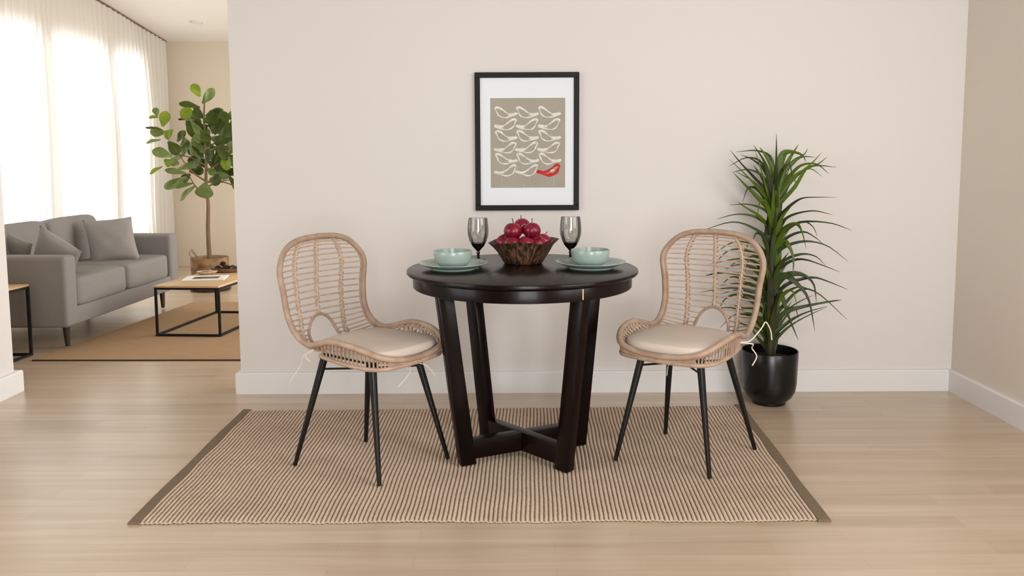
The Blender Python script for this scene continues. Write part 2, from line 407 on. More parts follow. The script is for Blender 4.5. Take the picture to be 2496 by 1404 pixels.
# curtain track on the sloping ceiling and three sheer panels
bm = bmesh.new()
XC = -3.80
P = [Vector((XC, y, cz(y)-.008)) for y in (4.2, 8.96)]
tube(bm, P, .009, 8)
tr = link('curtain_track', bm, M['tray']); tag(tr, 'thin dark curtain track fixed along the living room ceiling', 'curtain track')
def curtain(y0, y1, label, seed, amp=.034, dens=10.5):
    rnd = random.Random(seed); bm = bmesh.new()
    n = int((y1-y0)*90); rows = 26
    ph = [rnd.uniform(0, 6.28) for _ in range(6)]
    grid = []
    for j in range(rows+1):
        t = j/rows; row = []
        for i in range(n+1):
            s = i/n; y = y0+(y1-y0)*s
            base = math.sin(2*PI*dens*(y-y0)+ph[0]+1.1*math.sin(2.3*y+ph[1])+.9*math.sin(5.1*y+ph[2]))
            gather = .35+.65*(.5+.5*math.sin(1.7*y*2+ph[3]))
            a = amp*gather*(.45+.55*min(1, (1-t)*3+.0)) if t > .66 else amp*gather*(1+.1*math.sin(5*t+ph[4]))
            yy = y+.012*math.sin(2*PI*dens*2*(y-y0)+ph[5])*(1-t*.5)
            z = .02+(cz(y)-.02-.02)*t
            row.append(bm.verts.new((XC+a*base+.008*math.sin(9*t+y*7), min(max(yy, y0-.01), y1+.01), z)))
        grid.append(row)
    for j in range(rows):
        for i in range(n): bm.faces.new((grid[j][i], grid[j][i+1], grid[j+1][i+1], grid[j+1][i]))
    o = link('sheer_curtain', bm, M['sheer'], keep=True)
    tag(o, label, 'curtain', 'sheer curtains across the living room windows')
curtain(4.3, 6.70, 'white sheer curtain panel behind the left half of the sofa', 1)
curtain(6.70, 7.74, 'white sheer curtain panel hanging between the two outer ones', 2, .036, 11)
curtain(7.75, 8.94, 'white sheer curtain panel in the room corner, behind the leafy fig tree', 3, .04, 11.5)

# recessed ceiling light
t = thing('ceiling_light', 'small round recessed ceiling light in the living room ceiling', 'light', (-3.18, 8.26, cz(8.26)))
t.rotation_euler = (math.atan(-.12), 0, 0)
bm = bmesh.new(); lathe(bm, [(.05, .0), (.053, -.006), (.062, -.006), (.064, 0)], 32); link('trim_ring', bm, M['alu'], t, loc=(0, 0, -.001))
bm = bmesh.new(); lathe(bm, [(0, -.004), (.05, -.004), (.05, .004), (0, .004)], 32); link('lens', bm, M['lamp_off'], t, loc=(0, 0, -.002))

# ---------------------------------------------------------------- dining rug
t = thing('area_rug', 'ribbed beige and brown flatweave rug with plain brown side bands under the dining table', 'rug')
FL, FR, BL, BR = Vector((-1.252, 2.570)), Vector((1.020, 2.566)), Vector((-1.268, 3.765)), Vector((1.084, 3.806))
bm = bmesh.new(); uvl = bm.loops.layers.uv.new('UVMap')
rnd = random.Random(3)
K = 6; nu = NR*K; nv = 44
edge = [rnd.uniform(-.0035, .0035) for _ in range(NR+1)]
edgeb = [rnd.uniform(-.0035, .0035) for _ in range(NR+1)]
wph = [rnd.uniform(0, 6.28) for _ in range(8)]
grid = []
for j in range(nv+1):
    v = j/nv; row = []
    for i in range(nu+1):
        u = i/nu
        p = (FL.lerp(FR, u)).lerp(BL.lerp(BR, u), v)
        rib = (.5-.5*math.cos(2*PI*NR*u))**.6
        w = .0024*math.sin(7*v+9*u+wph[0])*math.sin(11*v+wph[1]+17*u)+.0012*math.sin(23*v+31*u)
        k = min(NR, int(u*NR+.0))
        e = (edge[k]*(1-v)**14+edgeb[k]*v**14) + .004*math.sin(u*22+wph[2])*(1-v)**6
        z = .0025+.0058*rib+.0014*math.sin(19*u+13*v)*math.sin(8*v+3*u)
        if j in (0, nv): z *= .45
        row.append(bm.verts.new((p.x+w*math.sin(PI*v)**.5 if 0 < v < 1 else p.x, p.y+e, max(.001, z))))
    grid.append(row)
for j in range(nv):
    for i in range(nu):
        f = bm.faces.new((grid[j][i], grid[j][i+1], grid[j+1][i+1], grid[j+1][i]))
        for lp, (a, b_) in zip(f.loops, ((i, j), (i+1, j), (i+1, j+1), (i, j+1))): lp[uvl].uv = (a/nu, b_/nv)
link('woven_field', bm, M['rug'], t, keep=True)
for a, b_, sgn in ((FL, BL, -1), (FR, BR, 1)):
    bm = bmesh.new(); n = 40; rows = []
    for i in range(n+1):
        s = i/n; p = a.lerp(b_, s); wv = .002*math.sin(13*s+sgn)
        q = [(-.004, .0005), (-.004, .0085), (.004, .0095), (.030, .0095), (.037+wv, .0075), (.039+wv, .0005)]
        rows.append([bm.verts.new((p.x+sgn*x_, p.y+(-.003 if i == 0 else .003 if i == n else 0), z_)) for x_, z_ in q])
    for r1, r2 in zip(rows, rows[1:]):
        for k in range(5): bm.faces.new((r1[k], r1[k+1], r2[k+1], r2[k]))
        bm.faces.new((r1[5], r1[0], r2[0], r2[5]))
    bm.faces.new(rows[0]); bm.faces.new(rows[-1][::-1])
    link('side_band', bm, M['binding'], t)

RUG = .0104
# ---------------------------------------------------------------- dining table
TX, TY, TZ = .040, 3.165, .778
t = thing('dining_table', 'round dark espresso wood dining table with crossed pedestal legs', 'table', (TX, TY, RUG))
h = TZ-RUG
bm = bmesh.new(); R_ = .458
lathe(bm, [(0, h), (R_-.006, h), (R_-.001, h-.003), (R_, h-.008), (R_, h-.013), (R_-.006, h-.019), (R_-.018, h-.023), (0, h-.023)], 128)
link('tabletop', bm, M['espresso'], t)
bm = bmesh.new(); lathe(bm, [(.405, h-.023), (.433, h-.023), (.434, h-.026), (.434, h-.066), (.431, h-.069), (.405, h-.069), (.405, h-.023)], 128)
ap = link('apron', bm, M['espresso'], t)
a_ = math.atan2(2.76-TY, .262-TX)
bm = bmesh.new(); box(bm, .4325, .4352, -.0022, .0022, h-.064, h-.026, M=Matrix.Rotation(a_, 4, 'Z'))
link('seam_strip', bm, M['gold'], ap)['label'] = 'short upright pale brass strip'
def leg_mesh(ang, top, bot, w=.064, th=.044):
    bm = bmesh.new()
    zt, zb = h-.024, 0
    pts = [(bot, zb), (bot-w, zb), (top-w, zt), (top, zt)]
    Mz = Matrix.Rotation(ang, 4, 'Z')
    f_, b_ = [], []
    for r, z in pts:
        f_.append(bm.verts.new(Mz @ Vector((r, -th/2, z)))); b_.append(bm.verts.new(Mz @ Vector((r, th/2, z))))
    bm.faces.new(f_); bm.faces.new(b_[::-1])
    for i in range(4): bm.faces.new((f_[i], b_[i], b_[(i+1) % 4], f_[(i+1) % 4]))
    bmesh.ops.recalc_face_normals(bm, faces=bm.faces)
    bmesh.ops.bevel(bm, geom=list(bm.edges), offset=.003, segments=2, affect='EDGES', profile=.5)
    return bm
A1, A2 = math.radians(24.5), math.radians(-47)
for ang, top, bot in ((A1, .362, .285), (A1+PI, .372, .275), (A2, .352, .262), (A2+PI, .352, .240)):
    link('leg', leg_mesh(ang, top, bot), M['espresso'], t)
for ang, l1, l2, dz in ((A1, .235, -.225, 0), (A2, .212, -.190, .0012)):
    bm = bmesh.new(); box(bm, l2, l1, -.0215, .0215, .022, .098+dz, .002, 2, M=Matrix.Rotation(ang, 4, 'Z'))
    link('base_rail', bm, M['espresso'], t)

# ---------------------------------------------------------------- rattan chairs
RIM = [(0, -.274, .889), (.105, -.272, .880), (.178, -.266, .845), (.222, -.245, .775), (.211, -.240, .680), (.203, -.226, .585), (.200, -.180, .522),
       (.203, -.105, .497), (.219, .030, .530), (.210, .150, .520), (.168, .238, .488), (.085, .262, .468), (0, .268, .463)]
BULGE = [(0, 0), (-.006, .006), (-.024, .012), (-.046, 0), (-.054, 0), (-.062, -.012), (-.090, -.040),
         (-.09, -.047), (-.03, -.078), (0, -.070), (0, -.034), (0, -.016), (0, -.006)]
NS = 150
RS = spline(RIM, NS); BS = spline([(a, b_, 0) for a, b_ in BULGE], NS)
def shell(v, u):
    f = max(0, min(1, v))*(NS-1); i = min(int(f), NS-2); g = f-i
    e = RS[i].lerp(RS[i+1], g); b_ = BS[i].lerp(BS[i+1], g)
    k = max(0, min(1, (v-.45)/.2)); p = 2+2.2*k
    s = 1-abs(u)**p
    return Vector((e.x*u, e.y+b_.x*s, e.z+b_.y*s))
def in_arch(p): return p.y < -.14 and abs(p.x) < .076 and ((p.x/.076)**2+((p.z-.45)/.112)**2) < 1

def build_chair(name, label, loc, rz, feet, cushion_ties):
    t = thing(name, label, 'chair', loc, rz, None)
    bm = bmesh.new()
    full = [Vector((-p.x, p.y, p.z)) for p in RS[1:-1]][::-1]
    ring = [p.copy() for p in RS]+full
    tube(bm, ring[::2], .0115, 10, closed=True)
    rimo = link('rim', bm, M['rattan'], t)
    bm = bmesh.new()                                    # inner parallel cane and lower seat ring
    inner = [shell(.012+.97*i/90, .945) for i in range(91)]
    inner = inner+[Vector((-p.x, p.y, p.z)) for p in inner[::-1]]
    tube(bm, inner, .0048, 7, closed=True)
    low = [Vector((p.x*(.95+.03*(i-92)/58), p.y*.985-.002, .462-.019*min(1, (i-92)/25))) for i, p in enumerate(RS) if i >= 92]
    low = low+[Vector((-p.x, p.y, p.z)) for p in low[::-1][1:]]
    tube(bm, low, .0085, 8)
    for s_ in (-1, 1):                                  # short wrapping between the rim and the lower ring
        for i in range(93, NS, 1):
            for h_ in (0, .5):
                if i+1 >= NS or (i < 128 and (i % 2 or h_)): continue
                a = RS[i].lerp(RS[i+1], h_); k_ = min(1, (i+h_-92)/25)
                b_ = Vector((a.x*(.95+.03*(i-92)/58), a.y*.985-.002, .462-.019*k_))
                m_ = (a+b_)/2+Vector((0, 0, 0))
                tube(bm, [Vector((q.x*s_, q.y, q.z)) for q in (a, m_, b_)], .0026 if i >= 128 else .0034, 5, cap=False)
    link('inner_rim', bm, M['rattan'], t)
    bm = bmesh.new()                                    # cross canes
    vs_ = [.092+.0211*i for i in range(22)]+[.563+.0165*i for i in range(22)]
    for v in vs_:
        seg = []; r = .0036 if v < .56 else .0038
        for i in range(33):
            p = shell(v, -1+2*i/32)
            if in_arch(p):
                if len(seg) > 1: tube(bm, seg, r, 6)
                seg = []
            else: seg.append(p)
        if len(seg) > 1: tube(bm, seg, r, 6)
    link('cross_canes', bm, M['cane'], t)
    for u in (-.56, 0, .56):                            # wrapped uprights
        bm = bmesh.new()
        pts = [shell(.028+(.50)*i/110, u) for i in range(111)]
        pts = [p for p in pts if not in_arch(p)]
        tube(bm, [p+Vector((0, .003, 0)) for p in pts], .0048, 7)
        for s_ in (0, PI):
            hel = []
            for i, p in enumerate(pts):
                a = i*.95+s_
                hel.append(p+Vector((.0108*math.cos(a), .0065*math.sin(a)-.001, .002*math.sin(a*.5))))
            tube(bm, hel, .0028, 5)
        link('upright', bm, M['cane'], t)
    bm = bmesh.new()                                    # long slats under the cushion
    for u in (-.75, -.4, 0, .4, .75):
        tube(bm, [shell(.56+.43*i/24, u)-Vector((0, 0, .004)) for i in range(25)], .004, 6)
    link('seat_slats', bm, M['cane'], t)
    bm = bmesh.new()                                    # open arch at the foot of the back
    pts = []
    for i in range(25):
        a = PI*i/24
        x = .078*math.cos(a); z = .452+.112*math.sin(a)
        best = min((shell(.40+.22*k/60, max(-1, min(1, x/.2))) for k in range(61)), key=lambda q: abs(q.z-z))
        pts.append(Vector((x, best.y+.004, z)))
    tube(bm, pts, .0065, 8)
    link('back_arch', bm, M['rattan'], t)
    # cushion
    bm = bmesh.new(); n = 48; rr = 9
    prof = []
    for j in range(rr+1):
        a = -PI/2+PI*j/rr
        prof.append((1-.045*(1-math.cos(a)), .5+.5*math.sin(a)))
    def outline(a):
        c, s = math.cos(a), math.sin(a); e = 2/4.2
        x = math.copysign(abs(c)**e, c); y = math.copysign(abs(s)**e, s)
        return x*(.176+.010*y), .050+.190*y+(.012*(1-x*x) if y > 0 else 0)
    zb, zt = .463, .503
    rings = []
    cb_ = bm.verts.new((0, .045, zb)); ct_ = bm.verts.new((0, .045, zt+.010))
    for k_ in (.35, .7):
        pass
    lay = [(k_, zb) for k_ in (.5, .85)]+[(p[0], zb+(zt-zb)*p[1]) for p in prof]+[(.88, zt+.005), (.7, zt+.008), (.4, zt+.010)]
    for k_, z in lay:
        ring = []
        for i in range(n):
            x, y = outline(2*PI*i/n)
            ring.append(bm.verts.new((x*k_, .045+(y-.045)*k_, z)))
        rings.append(ring)
    for a, b_ in zip(rings, rings[1:]):
        for i in range(n): bm.faces.new((a[i], a[(i+1) % n], b_[(i+1) % n], b_[i]))
    for i in range(n):
        bm.faces.new((cb_, rings[0][(i+1) % n], rings[0][i])); bm.faces.new((ct_, rings[-1][i], rings[-1][(i+1) % n]))
    cu = link('seat_cushion', bm, M['cushion'], t)
    for pts, r in cushion_ties:
        bm = bmesh.new(); tube(bm, spline(pts, 22), r, 5); link('tie', bm, M['tie'], cu)
    # metal underframe
    tops = {'fr': (.118, .140), 'fl': (-.118, .140), 'br': (.118, -.115), 'bl': (-.118, -.115)}
    legs = {}
    for k_, (x, y) in tops.items():
        fx, fy = feet[k_]; bm = bmesh.new()
        a = Vector((x, y, .447)); b_ = Vector((fx, fy, 0))
        tube(bm, [a.lerp(b_, i/12) for i in range(13)], lambda s: .0155-.0070*s, 14)
        link('leg', bm, M['black_metal'], t); legs[k_] = (a, b_)
    bm = bmesh.new()
    order = ['fr', 'fl', 'bl', 'br']
    for i in range(4):
        a = legs[order[i]][0]; b_ = legs[order[(i+1) % 4]][0]
        tube(bm, [a+Vector((0, 0, -.006)), b_+Vector((0, 0, -.006))], .006, 8)
    link('seat_frame', bm, M['black_metal'], t)
    for p, q in (('fr', 'bl'), ('fl', 'br')):
        bm = bmesh.new()
        a = legs[p][0].lerp(legs[p][1], .14); b_ = legs[q][0].lerp(legs[q][1], .14)
        mid = (a+b_)/2+Vector((0, 0, .003 if p == 'fr' else -.004))
        tube(bm, [a, mid, b_], .0042, 8)
        link('stretcher', bm, M['black_metal'], t)
    return t

tiesL = [([(.165, -.13, .470), (.20, -.145, .45), (.205, -.16, .41), (.235, -.165, .375), (.245, -.18, .345)], .0012),
         ([(.165, -.13, .468), (.195, -.14, .448), (.185, -.125, .425)], .0030),
         ([(.05, .235, .44), (.03, .25, .425), (.06, .265, .405), (.12, .27, .375)], .0012),
         ([(-.01, .24, .435), (-.03, .27, .425), (-.06, .27, .40), (-.085, .27, .37)], .0014)]
tiesR = [([(-.185, -.10, .470), (-.215, -.13, .475), (-.235, -.20, .515), (-.24, -.235, .535), (-.255, -.25, .50), (-.26, -.255, .46)], .0028),
         ([(-.185, -.10, .468), (-.225, -.13, .462), (-.215, -.15, .44), (-.235, -.15, .41), (-.225, -.13, .375)], .0026),
         ([(.0, .10, .445), (.02, .09, .42), (.03, .1, .385), (.035, .1, .345)], .0016),
         ([(.0, .10, .445), (.0, .06, .425), (-.04, .06, .41), (-.06, .08, .42)], .0016)]
def mixf(a, b_, k=.65): return tuple(x*(1-k)+y*k for x, y in zip(a, b_))
base = dict(fr=(.180, .205), fl=(-.184, .201), br=(.187, -.202), bl=(-.180, -.204))
fL = dict(fr=(.141, .198), fl=(-.201, .256), br=(.209, -.224), bl=(-.131, -.167))
fR = dict(fr=(.211, .216), fl=(-.170, .147), br=(.164, -.180), bl=(-.226, -.241))
# local +y is the way the chair faces
build_chair('rattan_chair', 'rattan bucket chair on black legs beside the opening to the living room', (-.568, 3.096, RUG), math.radians(-35.4-90),
            {k_: mixf(base[k_], fL[k_]) for k_ in base}, tiesL)
build_chair('rattan_chair', 'rattan bucket chair on black legs in front of the black plant pot', (.695, 3.146, RUG), math.radians(-126.06-90),
            {k_: mixf(base[k_], fR[k_]) for k_ in base}, tiesR)

# ---------------------------------------------------------------- tableware
def plate(x, y, label, s=1):
    bm = bmesh.new()
    lathe(bm, [(0, .004), (.078, .004), (.080, 0), (.085, 0), (.087, .005), (.112, .013), (.134, .0225), (.1365, .0250), (.1360, .0265), (.133, .0265), (.110, .0185), (.088, .0095), (.06, .0085), (0, .0085)], 72)
    o = link('plate', bm, M['sage'], loc=(x, y, TZ)); o.scale = (s, s, 1)
    return tag(o, label, 'plate', 'sage green dinner plates')
def cup_bowl(x, y, label):
    bm = bmesh.new()
    lathe(bm, [(0, .004), (.040, .004), (.042, 0), (.046, .0005), (.060, .010), (.071, .026), (.0755, .046), (.0760, .062), (.0750, .0640), (.0725, .0630), (.0715, .046), (.067, .027), (.055, .013), (.03, .008), (0, .0075)], 64)
    o = link('bowl', bm, M['sage'], loc=(x, y, TZ+.0088))
    return tag(o, label, 'bowl', 'sage green cereal bowls')
plate(-.232, 3.135, 'sage green round plate on the table edge farther from the potted plant')
plate(.312, 3.150, 'sage green round plate on the table edge nearest the potted plant', 1.02)
cup_bowl(-.234, 3.135, 'sage green bowl standing on the plate farther from the potted plant')
cup_bowl(.310, 3.150, 'sage green bowl standing on the plate nearer the potted plant')

def goblet(x, y, label, s=1.):
    t = thing('wine_glass', label, 'glass', (x, y, TZ), 0, 'smoked water goblets'); t.scale = (s, s, s)
    H_ = .178
    bm = bmesh.new()      # cup with wall thickness
    lathe(bm, [(.0065, .036), (.0155, .046), (.0265, .058), (.0375, .080), (.0445, .105), (.0455, .125), (.0440, .150), (.0405, H_), (.0393, H_), (.0428, .150), (.0443, .125), (.0432, .105), (.0361, .0805), (.0318, .071)], 48)
    link('cup', bm, M['smoke'], t)['label'] = 'pale grey smoked cup'
    bm = bmesh.new()
    lathe(bm, [(0, .0362), (.0060, .0364), (.0149, .0463), (.0256, .0583), (.0315, .0705), (0, .0705)], 48)
    link('cup_base', bm, M['smoke_dark'], t)['label'] = 'dark brown filled lower third'
    bm = bmesh.new()
    lathe(bm, [(0, .006), (.006, .006), (.0065, .014), (.0056, .022), (.0080, .028), (.0060, .036), (0, .036)], 24)
    link('stem', bm, M['smoke_dark'], t)
    bm = bmesh.new()
    lathe(bm, [(0, 0), (.030, 0), (.0315, .0015), (.020, .0035), (.008, .0065), (0, .0065)], 40)
    link('foot', bm, M['smoke_dark'], t)
goblet(-.146, 3.425, 'smoky stemmed glass behind the plate that is farther from the potted plant')
goblet(.252, 3.425, 'smoky stemmed glass partly behind the sage bowl nearer the potted plant', 1.02)

# fruit bowl: flared, uneven six sided rim
FX, FY = .046, 3.300
bm = bmesh.new()
def hexa(a, z):
    k = min(1, max(0, z/.09))
    q = (a % (PI/3))-PI/6
    hx = math.cos(PI/6)/math.cos(q)
    return (1-k)*1+k*(hx*1.035)*(1+.012*math.sin(5*a+1))
prof = [(0, 0), (.075, 0), (.082, .004), (.092, .022), (.106, .046), (.121, .070), (.140, .089), (.1435, .0925), (.1395, .0925), (.117, .071), (.101, .047), (.087, .024), (.075, .010), (0, .009)]
lathe(bm, prof, 96, fn=hexa)
for v in bm.verts:
    if v.co.z > .05: v.co.z += .006*math.sin(3*math.atan2(v.co.y, v.co.x)+.6)*(v.co.z-.05)/.04+.004*math.cos(math.atan2(v.co.y, v.co.x))
fb = link('fruit_bowl', bm, M['bark'], loc=(FX, FY, TZ))
tag(fb, 'flared brown striped bark fruit bowl in the middle of the table', 'bowl')

def apple(loc, label, rx=0, ry=0, s=1., stem=True):
    t = thing('apple', label, 'apple', loc, random.uniform(0, 6), 'red apples in the fruit bowl')
    t.rotation_euler = (rx, ry, t.rotation_euler[2]); t.scale = (s, s, s)
    bm = bmesh.new(); prof = []
    for i in range(25):
        a = PI*i/24
        r = math.sin(a)*.0375*(1+.05*math.cos(a)); z = -math.cos(a)*.0345
        z -= .011*math.exp(-(r/.011)**2) if z > 0 else -.006*math.exp(-(r/.010)**2)
        prof.append((r if 0 < i < 24 else 0, z))
    lathe(bm, prof, 36, fn=lambda a, z: 1+.012*math.cos(5*a)*(1 if z < 0 else .5))
    link('skin', bm, M['apple'], t)
    if stem:
        bm = bmesh.new(); tube(bm, spline([(0, 0, .022), (.001, 0, .034), (.004, .001, .043), (.008, .002, .048)], 9), [.0017]*7+[.002, .0024], 6)
        link('stem', bm, M['twig'], t)
random.seed(5)
zb = TZ
apple((FX-.042, FY-.030, zb+.137), 'red apple on top of the pile, farther from the plant, in front', .1, -.12, 1.02)
apple((FX+.036, FY-.026, zb+.138), 'red apple on top of the pile, nearer the plant, in front', .05, -.25, .98)
apple((FX-.004, FY+.040, zb+.150), 'red apple with a tilted stem, rearmost and highest of the pile', .1, -.5, .95)
for i, (dx, dy, dz, lb) in enumerate([(-.078, .008, .098, 'low red apple peeking over the bowl rim on the side away from the plant'),
        (.082, .006, .101, 'low red apple at the bowl rim on the side towards the plant'),
        (-.042, -.054, .097, 'low red apple at the front rim under the top apple away from the plant'),
        (.012, -.064, .099, 'low red apple at the middle of the front rim'),
        (.058, -.044, .098, 'low red apple at the front rim under the top apple towards the plant'),
        (.030, .060, .087, 'low red apple at the back of the bowl towards the wall'),
        (-.036, .062, .087, 'low red apple hidden at the back of the bowl, away from the plant')]):
    apple((FX+dx, FY+dy, zb+dz-.012), lb, random.uniform(-.6, .6), random.uniform(-.6, .6), .93)

# ---------------------------------------------------------------- framed print
t = thing('framed_picture', 'black framed print of small white birds and one red bird hanging on the wall', 'picture', (.078, YW, 1.2915))
W2, H2, fw_, dp = .2615, .3450, .0265, .024
bm = bmesh.new()
for a, b_, c, d_ in ((-W2, W2, H2-fw_, H2), (-W2, W2, -H2, -H2+fw_), (-W2, -W2+fw_, -H2+fw_, H2-fw_), (W2-fw_, W2, -H2+fw_, H2-fw_)):
    box(bm, a, b_, -dp, -.001, c, d_, .0015, 1)
link('frame', bm, M['frame'], t, False)
bm = bmesh.new(); box(bm, -W2+fw_-.002, W2-fw_+.002, -.014, -.002, -H2+fw_-.002, H2-fw_+.002)
link('mat_board', bm, M['mat_board'], t, False)
bm = bmesh.new()
u0, u1, v0, v1 = 207, 903, 295, 1126            # layout grid of the print: 1 unit = 0.546 mm
k_ = .000540
def G(u, v): return ((u-548)*k_, (699-v)*k_)
def quad(pts, y, mi):
    f = bm.faces.new([bm.verts.new((p[0], y, p[1])) for p in pts]); f.material_index = mi
quad([G(u0, v1), G(u1, v1), G(u1, v0), G(u0, v0)], -.0146, 0)
def ribbon(pts, w, y, mi, closed=False):
    n = len(pts); vs_ = []
    for i in range(n):
        a = pts[i-1] if (closed or i) else pts[i]; b_ = pts[(i+1) % n] if (closed or i < n-1) else pts[i]
        d = Vector((b_[0]-a[0], b_[1]-a[1])); d = d.normalized() if d.length else Vector((1, 0)); nn = Vector((-d.y, d.x))
        ww = w[i] if isinstance(w, list) else w
        P1 = G(pts[i][0]+nn.x*ww, pts[i][1]+nn.y*ww); P2 = G(pts[i][0]-nn.x*ww, pts[i][1]-nn.y*ww)
        vs_.append((bm.verts.new((P1[0], y, P1[1])), bm.verts.new((P2[0], y, P2[1]))))
    for i in range(n if closed else n-1):
        a, b_ = vs_[i], vs_[(i+1) % n]
        f = bm.faces.new((a[0], a[1], b_[1], b_[0])); f.material_index = mi
rnd = random.Random(8)
outl = [(8, 14), (26, 1), (52, 8), (84, 36), (118, 60), (165, 66), (206, 60), (206, 74), (150, 90), (104, 101), (62, 95), (34, 72), (22, 42)]
for r in range(6):
    for c in range(3):
        ox = (245, 444, 650)[c]; oy = (373, 483, 590, 698, 803, 909)[r]
        red = (r == 5 and c == 2); mi = 2 if red else 1
        pts = [(x+rnd.uniform(-2, 2), y+rnd.uniform(-2, 2)) for x, y in outl]
        if r % 2: pts = [(210-x, y+2) for x, y in pts]
        pts = [(ox+x, oy+y) for x, y in pts]
        sm = [(p.x, p.y) for p in spline([(a, b_, 0) for a, b_ in pts], 64, True)]
        base_w = 9.5 if red else 5.2
        yb = -.0150-.00002*(r*3+c)
        ribbon(sm, [base_w*(1+.35*math.sin(i*.5+r)) for i in range(64)], yb, mi, True)
        def F_(x, y): return (ox+(210-x if r % 2 else x), oy+y)
        ribbon([F_(14, 16), F_(34, 12), F_(56, 20), F_(74, 36)], [4, 7, 6, 3], yb-.00001, mi)      # head
        ribbon([F_(118, 76), F_(140, 76), F_(170, 74), F_(204, 67)], [1, 9, 8, 6], yb-.000012, mi)  # tail
        if red:
            ribbon([F_(30, 40), F_(40, 70), F_(66, 88), F_(110, 90)], [10, 11, 10, 12], yb-.00002, mi)
            ribbon([F_(46, 52), F_(66, 54), F_(88, 62), F_(104, 72)], [2, 13, 11, 2], yb-.00003, 0)
            ribbon([F_(56, 52), F_(72, 54), F_(88, 62), F_(98, 70)], [1, 8, 6, 1], yb-.00004, 1)
for u, v, l in ((322, 488, 18), (527, 480, 20), (724, 486, 14), (325, 690, 26), (520, 696, 20), (737, 690, 22), (588, 590, 16), (776, 620, 20), (328, 905, 60), (517, 912, 20), (737, 905, 20),
                (376, 1010, 38), (312, 1035, 88), (575, 1010, 40), (516, 1088, 34), (795, 1018, 90), (592, 1108, 16), (855, 870, 20)):
    ribbon([(u, v), (u+1, v+l*.5), (u-1, v+l)], [3, 2, 4], -.01485, 3)
link('art_print', bm, [M['taupe'], M['bird_white'], M['bird_red'], M['drip']], t, False, keep=True)['label'] = 'taupe sheet with six rows of brushed bird outlines, last one red'

